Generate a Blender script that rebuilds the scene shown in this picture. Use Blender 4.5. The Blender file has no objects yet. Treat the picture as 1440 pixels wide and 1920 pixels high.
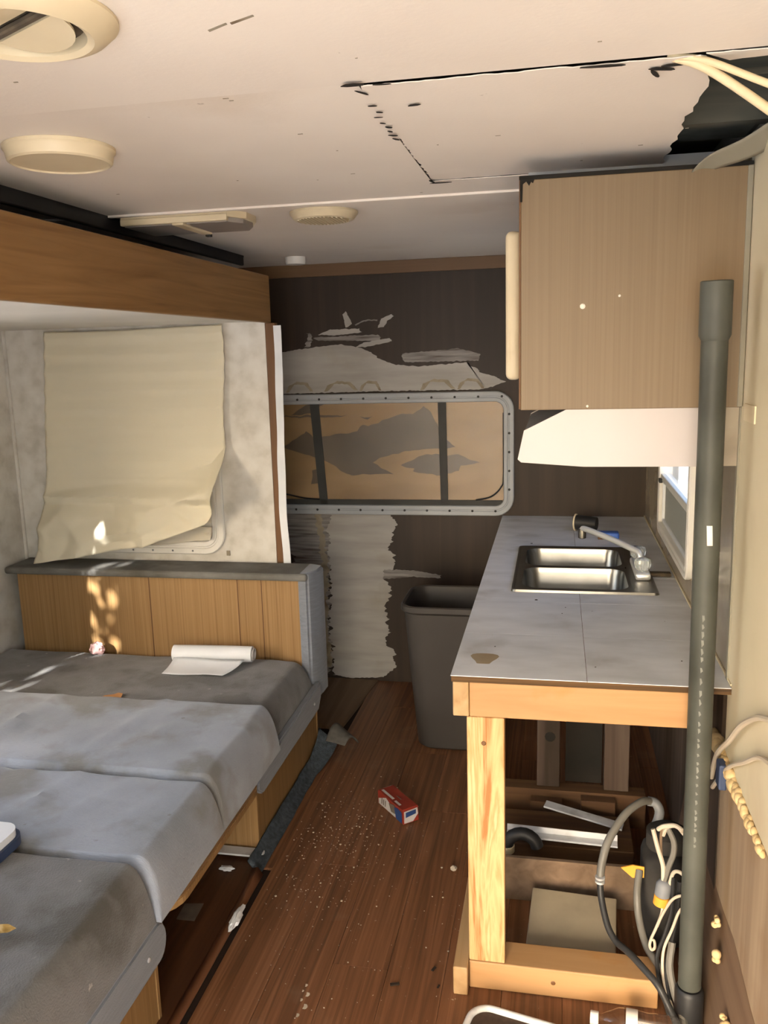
import bpy, bmesh, math, random
from mathutils import Vector, Matrix, noise

random.seed(7)
SC = bpy.context.scene
COL = SC.collection
PI = math.pi

# ------------------------------------------------------------------ camera
def cam_axes(yaw, pitch, roll):
    cy, sy, cp, sp = math.cos(yaw), math.sin(yaw), math.cos(pitch), math.sin(pitch)
    f = Vector((sy*cp, cy*cp, sp)); r = Vector((cy, -sy, 0)); u = r.cross(f)
    c, s = math.cos(roll), math.sin(roll)
    return c*r + s*u, -s*r + c*u, f
R_, U_, F_ = cam_axes(math.radians(-11.59202), math.radians(-10.59602), math.radians(-1.61628))
cd = bpy.data.cameras.new('camera'); cam = bpy.data.objects.new('camera', cd); COL.objects.link(cam)
cam.matrix_world = Matrix(((R_.x, U_.x, -F_.x, 0), (R_.y, U_.y, -F_.y, 0), (R_.z, U_.z, -F_.z, 1.58), (0, 0, 0, 1)))
cd.sensor_fit = 'VERTICAL'; cd.sensor_height = 24; cd.lens = 20.0; cd.clip_start = .02
SC.camera = cam

# ------------------------------------------------------------------ sky, sun, exposure
W = bpy.data.worlds.new('world'); SC.world = W; W.use_nodes = True
nt = W.node_tree; bg = nt.nodes['Background']
sky = nt.nodes.new('ShaderNodeTexSky'); sky.sky_type = 'NISHITA'; sky.sun_disc = False
SUN_DIR = Vector((.33, .94, -.50)).normalized()                 # the way the light travels
sky.sun_elevation = math.asin(-SUN_DIR.z); sky.sun_rotation = math.atan2(-SUN_DIR.x, -SUN_DIR.y)
sky.air_density = 1.0; sky.dust_density = 3.0
nt.links.new(sky.outputs[0], bg.inputs[0]); bg.inputs[1].default_value = .40
sl = bpy.data.lights.new('sun', 'SUN'); so = bpy.data.objects.new('sun', sl); COL.objects.link(so)
so.rotation_euler = SUN_DIR.to_track_quat('-Z', 'Y').to_euler(); so.location = (0, -6, 8)
sl.energy = 12.0; sl.angle = .012; sl.color = (1, .97, .92)
def portal(loc, d, sx, sy):
    l = bpy.data.lights.new('portal', 'AREA'); l.shape = 'RECTANGLE'; l.size = sx; l.size_y = sy
    l.cycles.is_portal = True
    o = bpy.data.objects.new('portal', l); COL.objects.link(o); o.location = loc
    o.rotation_euler = Vector(d).to_track_quat('-Z', 'Z').to_euler()
    return o
V = SC.view_settings
V.view_transform = 'Standard'; V.look = 'None'; V.gamma = 1; V.use_curve_mapping = False
V.exposure = 1.75
SC.cycles.use_denoising = True
SC.cycles.max_bounces = 10; SC.cycles.diffuse_bounces = 6; SC.cycles.sample_clamp_indirect = 6

# ------------------------------------------------------------------ materials
def lin(c):
    if isinstance(c, str):
        c = [int(c[i:i+2], 16)/255 for i in (0, 2, 4)]
        c = [x/12.92 if x <= .04045 else ((x+.055)/1.055)**2.4 for x in c]
    return (*c[:3], 1)
def mat(name, cols, scale=(1, 1, 1), ns=6, det=6, rough=.6, bump=0., bscale=None, metal=0., spec=.4,
        dirt=None, dirt_ns=4, dirt_rng=(.52, .7), dirt_amt=.7, dist=0., rand=True, trans=0., ior=1.45,
        dirt2=None, dirt2_ns=60, dirt2_rng=(.66, .72), lohi=(.3, .7), sheen=0., coat=0., bcoord=(1, 1, 1)):
    m = bpy.data.materials.new(name); m.use_nodes = True
    t = m.node_tree; n = t.nodes; l = t.links
    p = n['Principled BSDF']
    p.inputs['Roughness'].default_value = rough; p.inputs['Metallic'].default_value = metal
    p.inputs['Specular IOR Level'].default_value = spec; p.inputs['IOR'].default_value = ior
    p.inputs['Transmission Weight'].default_value = trans
    p.inputs['Sheen Weight'].default_value = sheen; p.inputs['Coat Weight'].default_value = coat
    tc = n.new('ShaderNodeTexCoord'); vec = tc.outputs['Object']
    if rand:
        oi = n.new('ShaderNodeObjectInfo'); mu = n.new('ShaderNodeMath'); mu.operation = 'MULTIPLY'; mu.inputs[1].default_value = 13.7
        l.new(oi.outputs['Random'], mu.inputs[0])
        ad = n.new('ShaderNodeVectorMath'); ad.operation = 'ADD'
        l.new(vec, ad.inputs[0]); l.new(mu.outputs[0], ad.inputs[1]); vec = ad.outputs[0]
    mp = n.new('ShaderNodeMapping'); mp.inputs['Scale'].default_value = scale; l.new(vec, mp.inputs[0])
    nz = n.new('ShaderNodeTexNoise'); nz.inputs['Scale'].default_value = ns; nz.inputs['Detail'].default_value = det
    nz.inputs['Distortion'].default_value = dist; l.new(mp.outputs[0], nz.inputs['Vector'])
    rp = n.new('ShaderNodeValToRGB'); e = rp.color_ramp.elements
    cols = [lin(c) for c in cols]
    while len(e) < len(cols): e.new(.5)
    for i, c in enumerate(cols):
        e[i].position = lohi[0] + (lohi[1]-lohi[0])*i/max(1, len(cols)-1); e[i].color = c
    l.new(nz.outputs['Fac'], rp.inputs[0]); out = rp.outputs[0]
    for dc, dn, dr, am in ((dirt, dirt_ns, dirt_rng, dirt_amt), (dirt2, dirt2_ns, dirt2_rng, 1.)):
        if dc is None: continue
        z = n.new('ShaderNodeTexNoise'); z.inputs['Scale'].default_value = dn; z.inputs['Detail'].default_value = 5
        l.new(vec, z.inputs['Vector'])
        mr = n.new('ShaderNodeMapRange'); mr.inputs[1].default_value = dr[0]; mr.inputs[2].default_value = dr[1]; mr.inputs[4].default_value = am
        l.new(z.outputs['Fac'], mr.inputs[0])
        mx = n.new('ShaderNodeMix'); mx.data_type = 'RGBA'; l.new(mr.outputs[0], mx.inputs['Factor'])
        l.new(out, mx.inputs['A']); mx.inputs['B'].default_value = lin(dc); out = mx.outputs['Result']
    l.new(out, p.inputs['Base Color'])
    if bump:
        h = nz.outputs['Fac']
        if bscale:
            m2 = n.new('ShaderNodeMapping'); m2.inputs['Scale'].default_value = bcoord; l.new(vec, m2.inputs[0])
            z = n.new('ShaderNodeTexNoise'); z.inputs['Scale'].default_value = bscale; z.inputs['Detail'].default_value = 4
            l.new(m2.outputs[0], z.inputs['Vector']); h = z.outputs['Fac']
        b = n.new('ShaderNodeBump'); b.inputs['Strength'].default_value = bump; b.inputs['Distance'].default_value = .01
        l.new(h, b.inputs['Height']); l.new(b.outputs[0], p.inputs['Normal'])
    return m
def wood(name, cols, axis, ns=5, rough=.5, across=16, dist=.8, **k):
    s = [across]*3; s['xyz'.index(axis)] = .8
    return mat(name, cols, scale=s, ns=ns/4, rough=rough, dist=dist, det=8, **k)
M = {}
M['ceiling'] = mat('ceiling_vinyl', ['d8cfc5', 'dfd7cd'], ns=3, rough=.55, dirt='b09a80', dirt_ns=2.2, dirt_rng=(.6, .85), dirt_amt=.45, dirt2='8a7a68', dirt2_ns=24, dirt2_rng=(.74, .8), bump=.04, bscale=120)
M['cavity'] = wood('cavity_wood', ['2e302c', '45453d', '565348'], 'x', rough=.9)
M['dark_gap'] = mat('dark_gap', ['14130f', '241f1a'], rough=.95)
M['wall_back'] = wood('wall_back_panelling', ['281f18', '2f241c', '372a21'], 'z', rough=.55, dirt='2a211b', dirt_ns=2.5)
M['paint'] = mat('white_paint', ['918d88', '9c9893', 'a4a09b'], scale=(1.2, 1, 8), ns=3, rough=.65, dirt='8a7f6c', dirt_ns=5, dirt_rng=(.58, .75), dirt_amt=.5)
M['paint_thin'] = mat('thin_white_paint', ['4d443c', '787370', '918d88'], scale=(1.5, 1, 22), ns=4, rough=.65)
M['stain'] = mat('water_stain', ['7d7361', '8f8674', '6a5a47'], ns=12, rough=.7)
M['header'] = wood('header_trim_wood', ['5e4630', '6d5238'], 'x', rough=.5)
M['oak'] = wood('oak_print', ['7d5f3a', '896a43', '92724a', '987951'], 'z', rough=.45, across=120, dist=.6, bump=.03)
M['oak_y'] = wood('oak_print_lengthwise', ['6f4f2d', '80603a', '8d6b44'], 'y', rough=.42, across=14, dist=2.2)
M['oak_dark'] = wood('oak_trim_dark', ['5a3c22', '6b4a2b'], 'z', rough=.5)
M['cab'] = wood('cabinet_wood', ['6c5b45', '716049', '75644d'], 'z', rough=.45, across=150, dist=.7, dirt='7d6242', dirt_ns=3, dirt_rng=(.5, .8), dirt_amt=.4)
M['pine'] = wood('pine_stud', ['99693a', 'bd9767', 'c7a777', 'b68d5c', 'caad80'], 'z', rough=.6, across=10, dist=2.4, lohi=(.36, .64))
M['pine_x'] = wood('pine_board', ['977047', 'a57e54', 'ae885e'], 'x', rough=.6, across=10, dist=1.2, dirt='a8763f', dirt_ns=9, dirt_rng=(.6, .72), dirt_amt=.6)
M['pine_y'] = wood('pine_rail', ['8f6f4a', 'a2835c', 'ae916b'], 'y', rough=.65, across=12)
M['ply_edge'] = wood('plywood_edge', ['42301b', '5b4225', '332414'], 'x', rough=.8, across=40)
M['dark_wood'] = wood('dark_old_wood', ['2f2419', '42342a', '51443a'], 'z', rough=.8)
M['dark_wood_x'] = wood('dark_old_board', ['3a2719', '50361f', '604529'], 'x', rough=.8)
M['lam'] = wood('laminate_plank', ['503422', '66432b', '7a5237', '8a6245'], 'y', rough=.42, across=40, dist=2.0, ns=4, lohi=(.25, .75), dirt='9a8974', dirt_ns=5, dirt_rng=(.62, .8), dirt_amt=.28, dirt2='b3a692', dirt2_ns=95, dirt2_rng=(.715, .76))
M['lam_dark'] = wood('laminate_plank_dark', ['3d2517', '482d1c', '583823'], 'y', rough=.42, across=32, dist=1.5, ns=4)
M['subfloor'] = mat('subfloor', ['1d130c', '2a1c12'], rough=.9)
M['ply'] = wood('bare_plywood', ['5d4a38', '6d5946', '7a6450'], 'y', rough=.8)
M['threshold'] = wood('red_brown_strip', ['54331f', '643f29', '714c34'], 'y', rough=.5)
M['seat'] = mat('worn_grey_fabric', ['55534f', '676664', '777778'], ns=5, rough=.95, sheen=.3, dirt='3d392f', dirt_ns=5, dirt_rng=(.46, .60), dirt_amt=.9, dirt2='a9a49a', dirt2_ns=22, dirt2_rng=(.70, .76), bump=.25, bscale=220)
M['cush'] = mat('blue_grey_corduroy', ['757b84', '858b95', '949aa4'], ns=4, rough=.95, sheen=.4, dirt='605c53', dirt_ns=4.5, dirt_rng=(.49, .62), dirt_amt=.8, dirt2='5a554b', dirt2_ns=30, dirt2_rng=(.70, .80), bump=.3, bscale=120, bcoord=(.5, 6, 1))
M['rail_fab'] = mat('blue_grey_vinyl', ['6b6f76', '777c84'], scale=(4, 1, 14), ns=10, rough=.8, bump=.15, bscale=300, sheen=.2)
M['cap_fab'] = mat('dusty_grey_cap', ['55524b', '686661', '777672'], ns=6, rough=.9, dirt='46423a', dirt_ns=7, bump=.15, bscale=250)
M['carpet'] = mat('blue_grey_carpet', ['333a40', '434b52', '525b62'], ns=60, rough=1, bump=.8, bscale=300)
M['carpet_back'] = mat('carpet_backing', ['504e4a', '625f59'], ns=40, rough=1)
M['slide_wall'] = mat('speckled_wall_vinyl', ['b3aea4', 'c6c2ba', 'cfccc5'], ns=14, rough=.6, dirt='a39c8e', dirt_ns=6, dirt_rng=(.5, .8), dirt_amt=.4, bump=.04, bscale=90)
M['slide_ceil'] = mat('slide_ceiling', ['c6c2ba', 'd2cec6'], ns=4, rough=.6)
M['white_seal'] = mat('white_seal', ['c9cdd2', 'd8dade'], ns=8, rough=.5)
M['cream'] = mat('cream_wall_vinyl', ['b9ae92', 'c5bba0', 'cabfa6'], ns=3, rough=.6, dirt='9c8668', dirt_ns=2.4, dirt_rng=(.58, .8), dirt_amt=.6)
M['splash'] = mat('grey_brown_backsplash', ['877c6c', '938877', '9c9280'], ns=4, rough=.22, spec=.6, dirt='7c705f', dirt_ns=6)
M['raw'] = wood('raw_wall_wood', ['84705a', '937e66', '9d8970'], 'z', rough=.8, dirt='7f654a', dirt_ns=4)
M['brown'] = wood('brown_wall_base', ['573f2f', '66503d', '6f5844'], 'y', rough=.8)
M['tile'] = mat('grey_counter_vinyl', ['bcbec2', 'cbcdd2', 'd6d8dd'], scale=(1, 2.2, 1), ns=6, rough=.38, spec=.5, dirt='7d7870', dirt_ns=5, dirt_rng=(.55, .78), dirt_amt=.6, dirt2='574d42', dirt2_ns=55, dirt2_rng=(.76, .8))
M['tilestain'] = mat('brown_counter_stain', ['8c7a5f', '978871'], ns=20, rough=.5)
M['steel'] = mat('brushed_steel', ['75736e', '85837e', '8f8d88'], scale=(1, 20, 1), ns=8, rough=.28, metal=1)
M['steel_rim'] = mat('steel_rim', ['77756f', '8a8882'], ns=8, rough=.32, metal=1)
M['chrome'] = mat('chrome', ['d6d9dd', 'e0e2e5'], rough=.3, metal=.55)
M['acrylic'] = mat('clear_acrylic', ['e6eef2', 'eef4f6'], rough=.08, trans=.75, ior=1.49)
M['white_plastic'] = mat('white_plastic', ['c9c6bf', 'd3d0ca'], ns=5, rough=.4)
M['cream_plastic'] = mat('aged_cream_plastic', ['c4b698', 'd0c3a6'], ns=6, rough=.4, dirt='9c8a64', dirt_ns=9, dirt_rng=(.6, .8), dirt_amt=.4)
M['lens'] = mat('yellowed_lens', ['a1956f', 'ad9f78'], ns=5, rough=.45)
M['dome_lens'] = mat('dome_lens', ['807a74', '97908a'], ns=8, rough=.3)
M['dust'] = mat('dark_dust', ['3a332a', '564c3e'], ns=40, rough=1)
M['hood'] = mat('white_enamel', ['a9a4a3', 'b0abaa'], ns=2, rough=.25, spec=.5)
M['grey_frame'] = mat('grey_window_frame', ['94979a', 'a0a4a7'], ns=6, rough=.5)
M['film'] = mat('brown_window_film', ['4b4033', '544839', '5b4f3f'], ns=5, rough=.6)
M['amber'] = mat('tan_board', ['7d6340', '886d48', '917651'], scale=(1, 1, 3), ns=3, rough=.6, dirt='8c6634', dirt_ns=3, dirt_rng=(.55, .8), dirt_amt=.5)
M['black'] = mat('black_rubber', ['171718', '232324'], ns=8, rough=.5)
M['pump'] = mat('dusty_pump', ['1d1c1b', '2e2c2a', '3a3734'], ns=14, rough=.9)
M['bar'] = mat('dark_glazing_bar', ['2b2b29', '353532'], ns=8, rough=.6)
M['bin'] = mat('grey_brown_bin', ['34302d', '3b3733'], ns=4, rough=.5)
M['abs'] = mat('haze_greyed_pipe', ['33352f', '3f413b', '4a4c45'], ns=7, rough=.55)  # black plastic, greyed to imitate the haze lying over the pipe
M['print'] = mat('pale_pipe_print', ['64665f', '74766f'], ns=60, rough=.7)
M['label'] = mat('white_sticker', ['d8d0c4', 'e0d8cc'], rough=.6)
M['foam'] = mat('spray_foam', ['b59a6c', 'c6ab7d', 'd0b88c'], ns=18, rough=.8, bump=.3)
M['cable'] = mat('cream_cable', ['cdbb94', 'd8c8a4'], ns=6, rough=.5)
M['wire'] = mat('white_wire', ['a79c8b', 'b9ae9c'], ns=6, rough=.5)
M['hose'] = mat('grey_hose', ['5f5c55', '6e6b64'], ns=8, rough=.4)
M['hose_dark'] = mat('dark_hose', ['2a2a2a', '363635'], ns=8, rough=.45)
M['yellow'] = mat('yellow_plastic', ['c98a2c', 'd89a3c'], ns=8, rough=.5)
M['grey_plastic'] = mat('grey_plastic', ['6a6c70', '7b7d80'], ns=8, rough=.5)
M['tape'] = mat('grey_tape', ['7a7566', '878272'], ns=6, rough=.6)
M['beige'] = mat('beige_board', ['8a7d67', '998b73'], ns=4, rough=.8, dirt='5d5343', dirt_ns=5, dirt_rng=(.5, .75), dirt_amt=.6)
M['white_roll'] = mat('white_film', ['d4d6d8', 'e0e1e2'], ns=5, rough=.4)
M['pink'] = mat('pink_tissue', ['d3a5a2', 'deb6b2'], ns=15, rough=.9)
M['orange'] = mat('orange_scrap', ['b5804f', 'bd8a5a'], ns=15, rough=.8)
M['leaf'] = mat('dry_leaf', ['7d6230', 'a98d55', 'd9c7a2'], ns=40, rough=.8)
M['white_metal'] = mat('white_painted_metal', ['c3c3c2', 'd4d4d3'], ns=14, rough=.45, dirt='8b867d', dirt_ns=12)
M['red'] = mat('red_card', ['7d2a1d', '8a3022'], ns=6, rough=.55)
M['card_white'] = mat('white_card', ['a9a5a3', 'b7b3b0'], ns=14, rough=.55)
M['card_blue'] = mat('blue_card', ['243a66', '2b4472'], ns=6, rough=.55)
M['card_grey'] = mat('grey_card', ['5d5248', '6f6358'], ns=30, rough=.55)
M['navy'] = mat('dark_blue_rim', ['2b3650', '35425e'], ns=8, rough=.5)
M['blue'] = mat('blue_plastic', ['3c5fae', '4a6dbb'], ns=8, rough=.4)
M['mesh'] = mat('dark_screen_mesh', ['3a2c22', '48382c'], ns=80, rough=.8)
M['debris'] = mat('pale_debris', ['a59a88', 'c8bdac'], ns=30, rough=.9)
M['debris_dark'] = mat('dark_debris', ['1f1712', '33261c'], ns=30, rough=.9)
M['insul'] = mat('grey_insulation', ['3d403c', '4a4e49'], ns=30, rough=1)
M['earth'] = mat('dry_earth', ['c8c6c2', 'd4d2ce'], ns=2, rough=.95)
M['foliage'] = mat('tree_foliage', ['2c3a1c', '46562c'], ns=12, rough=.9)
M['exterior'] = mat('trailer_skin', ['b9b6ae', 'c4c1ba'], ns=3, rough=.5)

def paper_mat(name, col, tr=.45, bands=False):
    m = bpy.data.materials.new(name); m.use_nodes = True; t = m.node_tree; n = t.nodes; l = t.links
    p = n['Principled BSDF']; out = n['Material Output']
    p.inputs['Base Color'].default_value = lin(col); p.inputs['Roughness'].default_value = .7; p.inputs['Specular IOR Level'].default_value = .2
    tb = n.new('ShaderNodeBsdfTranslucent'); tb.inputs[0].default_value = lin(col)
    mx = n.new('ShaderNodeMixShader'); mx.inputs[0].default_value = tr
    l.new(p.outputs[0], mx.inputs[1]); l.new(tb.outputs[0], mx.inputs[2]); l.new(mx.outputs[0], out.inputs[0])
    return m
M['paper'] = paper_mat('cream_paper', 'e6dfca', .3)
M['paper_white'] = paper_mat('white_paper', 'd6cfbf', .3)
def glass_mat(name, tint=(1, 1, 1), gl=.05, rough=.02):
    m = bpy.data.materials.new(name); m.use_nodes = True; t = m.node_tree; n = t.nodes; l = t.links
    for x in list(n):
        if x.type == 'BSDF_PRINCIPLED': n.remove(x)
    tr = n.new('ShaderNodeBsdfTransparent'); tr.inputs[0].default_value = (*tint, 1)
    g = n.new('ShaderNodeBsdfGlossy'); g.inputs['Roughness'].default_value = rough
    lw = n.new('ShaderNodeLayerWeight'); lw.inputs[0].default_value = .5
    pw_ = n.new('ShaderNodeMath'); pw_.operation = 'POWER'; pw_.inputs[1].default_value = 5; l.new(lw.outputs['Facing'], pw_.inputs[0])
    ma = n.new('ShaderNodeMath'); ma.operation = 'MULTIPLY_ADD'; ma.inputs[1].default_value = 1-gl; ma.inputs[2].default_value = gl; l.new(pw_.outputs[0], ma.inputs[0])
    mx = n.new('ShaderNodeMixShader'); l.new(ma.outputs[0], mx.inputs[0])
    l.new(tr.outputs[0], mx.inputs[1]); l.new(g.outputs[0], mx.inputs[2]); l.new(mx.outputs[0], n['Material Output'].inputs[0])
    return m
M['glass'] = glass_mat('window_glass', gl=.04)
M['glass_dusty'] = glass_mat('dusty_window_glass', gl=.03, rough=.35)
M['bottle'] = glass_mat('clear_bottle', (.93, .93, .92), rough=.08)
def frosted(name):
    m = bpy.data.materials.new(name); m.use_nodes = True; t = m.node_tree; n = t.nodes; l = t.links
    p = n['Principled BSDF']; p.inputs['Base Color'].default_value = lin('a9a79c'); p.inputs['Roughness'].default_value = .4
    tb = n.new('ShaderNodeBsdfTranslucent'); tb.inputs[0].default_value = lin('8d8c84')
    mx = n.new('ShaderNodeMixShader'); mx.inputs[0].default_value = .35
    l.new(p.outputs[0], mx.inputs[1]); l.new(tb.outputs[0], mx.inputs[2]); l.new(mx.outputs[0], n['Material Output'].inputs[0])
    return m
M['frosted'] = frosted('dusty_lower_pane')

# ------------------------------------------------------------------ mesh helpers (all in world metres)
class B:
    def __init__(s): s.bm = bmesh.new()
    def box(s, x0, x1, y0, y1, z0, z1, bev=0., seg=2, rot=None, piv=None):
        b = bmesh.new(); bmesh.ops.create_cube(b, size=1)
        c = Vector(((x0+x1)/2, (y0+y1)/2, (z0+z1)/2))
        for v in b.verts: v.co = Vector((v.co.x*(x1-x0), v.co.y*(y1-y0), v.co.z*(z1-z0)))
        if bev: bmesh.ops.bevel(b, geom=b.edges[:], offset=bev, segments=seg, profile=.5, affect='EDGES')
        for v in b.verts:
            p = v.co + c
            if rot is not None:
                pv = Vector(piv) if piv else c
                p = rot @ (p - pv) + pv
            v.co = p
        s.add(b); return s
    def add(s, b):
        me = bpy.data.meshes.new('t'); b.to_mesh(me); b.free(); s.bm.from_mesh(me); bpy.data.meshes.remove(me)
    def poly(s, pts, off):                       # a flat outline given thickness along off
        vs = [s.bm.verts.new(p) for p in pts]; f = s.bm.faces.new(vs); o = Vector(off)
        ws = [s.bm.verts.new(Vector(p)+o) for p in pts]; s.bm.faces.new(ws[::-1])
        n = len(pts)
        for i in range(n): s.bm.faces.new((vs[i], ws[i], ws[(i+1) % n], vs[(i+1) % n]))
        return s
    def tube(s, pts, r, n=8, caps=True):
        pts = [Vector(p) for p in pts]; rr = r if isinstance(r, (list, tuple)) else [r]*len(pts)
        prev = None; rings = []
        for i, p in enumerate(pts):
            d = (pts[min(i+1, len(pts)-1)] - pts[max(i-1, 0)]).normalized()
            if prev is None:
                a = d.cross(Vector((0, 0, 1)))
                if a.length < .05: a = d.cross(Vector((1, 0, 0)))
            else: a = prev - d*prev.dot(d)
            a.normalize(); b = d.cross(a); prev = a
            rings.append([s.bm.verts.new(p + (a*math.cos(2*PI*k/n) + b*math.sin(2*PI*k/n))*rr[i]) for k in range(n)])
        for i in range(len(rings)-1):
            for k in range(n): s.bm.faces.new((rings[i][k], rings[i][(k+1) % n], rings[i+1][(k+1) % n], rings[i+1][k]))
        if caps: s.bm.faces.new(rings[0][::-1]); s.bm.faces.new(rings[-1])
        return s
    def lathe(s, prof, c=(0, 0, 0), n=32, axis=(0, 0, 1), caps=True):   # prof: (radius, height) along the axis
        q = Vector(axis).to_track_quat('Z', 'Y'); c = Vector(c); rings = []
        for r, h in prof:
            rings.append([s.bm.verts.new(c + q @ Vector((r*math.cos(2*PI*k/n), r*math.sin(2*PI*k/n), h))) for k in range(n)])
        s.loft(rings, caps); return s
    def loft(s, rings, caps=True):
        n = len(rings[0])
        for i in range(len(rings)-1):
            for k in range(n): s.bm.faces.new((rings[i][k], rings[i][(k+1) % n], rings[i+1][(k+1) % n], rings[i+1][k]))
        if caps: s.bm.faces.new(rings[0][::-1]); s.bm.faces.new(rings[-1])
    def loop(s, pts): return [s.bm.verts.new(p) for p in pts]
    def grid(s, nu, nv, fn, thick=None):
        g = [[s.bm.verts.new(fn(i/nu, j/nv)) for j in range(nv+1)] for i in range(nu+1)]
        for i in range(nu):
            for j in range(nv): s.bm.faces.new((g[i][j], g[i+1][j], g[i+1][j+1], g[i][j+1]))
        return s
def rrect(x0, x1, y0, y1, r, n=6):
    out = []
    for cx, cy, a in ((x1-r, y1-r, 0), (x0+r, y1-r, 90), (x0+r, y0+r, 180), (x1-r, y0+r, 270)):
        for k in range(n+1):
            t = math.radians(a + 90*k/n); out.append((cx+r*math.cos(t), cy+r*math.sin(t)))
    return out
def smooth_path(pts, k=6):
    P = [Vector(p) for p in pts]; P = [2*P[0]-P[1]] + P + [2*P[-1]-P[-2]]; out = []
    for i in range(1, len(P)-2):
        for j in range(k):
            t = j/k; a, b, c, d = P[i-1], P[i], P[i+1], P[i+2]
            out.append(.5*((2*b) + (c-a)*t + (2*a-5*b+4*c-d)*t*t + (3*b-a-3*c+d)*t**3))
    out.append(P[-2]); return out

def obj(name, b, m, parent=None, smooth=False, origin=None, kind=None, solid=0., label=None):
    bm = b.bm
    bmesh.ops.recalc_face_normals(bm, faces=bm.faces[:])
    org = Vector(origin) if origin is not None else (parent.matrix_world.translation.copy() if parent else Vector())
    for v in bm.verts: v.co -= org
    me = bpy.data.meshes.new(name); bm.to_mesh(me); bm.free()
    if smooth:
        for p in me.polygons: p.use_smooth = True
        try: me.set_sharp_from_angle(angle=math.radians(38))
        except Exception: pass
    me.materials.append(M[m] if isinstance(m, str) else m)
    o = bpy.data.objects.new(name, me); COL.objects.link(o)
    if parent:
        o.parent = parent; o.location = org - ROOT(parent)
    else: o.location = org
    o.matrix_world = Matrix.Translation(org)
    if solid:
        md = o.modifiers.new('s', 'SOLIDIFY'); md.thickness = solid; md.offset = 0
    if kind: o['kind'] = kind
    if label: o['label'] = label
    WLOC[o.name] = org
    return o
WLOC = {}
def ROOT(o): return WLOC[o.name]
def thing(name, label, cat, loc, group=None):
    o = bpy.data.objects.new(name, None); COL.objects.link(o); o.location = loc; o.empty_display_size = .05
    o.matrix_world = Matrix.Translation(Vector(loc))
    WLOC[o.name] = Vector(loc)
    o['label'] = label; o['category'] = cat
    if group: o['group'] = group
    return o
def tag(o, label, cat, group=None):
    o['label'] = label; o['category'] = cat
    if group: o['group'] = group
    return o
def piece(name, b, m, parent, copies):           # repeats of one part: shared mesh, moved by offsets
    o = obj(name, b, m, parent); first = o
    for d in copies:
        c = first.copy(); c.location = first.location + Vector(d); COL.objects.link(c)
    return first

# ================================================================== THE SETTING
XR, XL, YB, YF, ZC = .385, -2.30, 3.87, -.20, 1.98
# ---- floor: subfloor with laminate planks
fl = obj('floor', B().box(XL, XR, YF, YB, -.06, -.008), 'subfloor', kind='structure')
pw = .148; x = -.862; xi = 0
while x < XR+.02:
    x1 = min(x+pw, XR+.02)
    y = YF + (-.75 + .43*((xi*2) % 3)); 
    while y < YB:
        y0, y1 = max(y, YF), min(y+1.22, YB)
        if y1-y0 > .05:
            dz = random.uniform(-.0006, .0006)
            obj('floor_plank', B().box(x+.0004, x1-.0004, y0+.0004, y1-.0004, -.008, dz, .0006, 1), 'lam', fl, origin=((x+x1)/2, (y0+y1)/2, 0))
        y += 1.22
    x += pw; xi += 1
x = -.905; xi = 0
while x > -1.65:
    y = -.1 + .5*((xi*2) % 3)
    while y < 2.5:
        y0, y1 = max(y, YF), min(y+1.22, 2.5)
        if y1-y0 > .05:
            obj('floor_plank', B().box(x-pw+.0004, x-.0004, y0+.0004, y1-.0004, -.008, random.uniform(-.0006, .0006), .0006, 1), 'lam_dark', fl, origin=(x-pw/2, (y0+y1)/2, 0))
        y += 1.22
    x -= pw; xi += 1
obj('floor_plank', B().box(-.905, -.8624, 2.30, 3.22, -.008, 0, .0006, 1), 'lam', fl, origin=(-.88, 2.7, 0))
obj('bare_board', B().poly([(-2.29, 3.32, -.008), (-.95, 3.32, -.008), (-.905, 3.20, -.008), (-.845, 3.868, -.008), (-2.29, 3.868, -.008)], (0, 0, .0125)), 'ply', fl)

# ---- ceiling: panels round the cut-out and the torn hole
ce = obj('ceiling', B().box(XL, XR+.05, YF, YB, 2.10, 2.13), 'cavity', kind='structure')
hx0, hx1, hy0, hy1 = -.300, .232, 1.355, 2.142
def panel(x0, x1, y0, y1): obj('ceiling_panel', B().box(x0, x1, y0, y1, ZC, ZC+.0015), 'ceiling', ce)
panel(XL, XR+.05, YF, hy0-.001); panel(XL, hx0-.001, hy0-.001, 2.325)
panel(hx0-.001, XR+.05, hy1+.001, 2.325); panel(XL, XR+.05, 2.328, YB)
# the sawn-out patch, its edges nibbled
def jag(a, b, n, amp, ax):
    out = []
    for i in range(n):
        t = i/n; p = [a[0]+(b[0]-a[0])*t, a[1]+(b[1]-a[1])*t]
        p[ax] += amp*(noise.noise(Vector((t*23, ax*7+a[0]*3, a[1]))) )
        out.append((p[0], p[1], ZC-.0025+.0045*(p[1]-1.35)/.8))
    return out
e = .007
pts = jag((hx0+e*.5, hy0+e), (.195, hy0+e), 50, .006, 1) + jag((.195, hy0+e), (.224, 1.40), 6, .004, 0) + jag((.224, 1.40), (.228, hy1-e), 24, .012, 0) \
    + jag((.228, hy1-e*.5), (hx0+e, hy1-e*.5), 50, .005, 1) + jag((hx0+e*.25, hy1-e), (hx0+e*.2, 1.70), 40, .006, 0) + jag((hx0-.003, 1.69), (hx0-.003, hy0+e), 8, .002, 0)
obj('cutout_panel', B().poly(pts, (0, 0, .0015)), 'ceiling', ce, label='sawn-out white panel sagging beside the hole')
obj('panel_edge', B().poly(jag((.20, hy0+.002), (XR, hy0+.002), 16, .004, 1)+[(XR, 1.388, ZC+.001)]+jag((XR, 1.386), (.222, 1.392), 10, .008, 1), (0, 0, .0015)), 'ceiling', ce)
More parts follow.
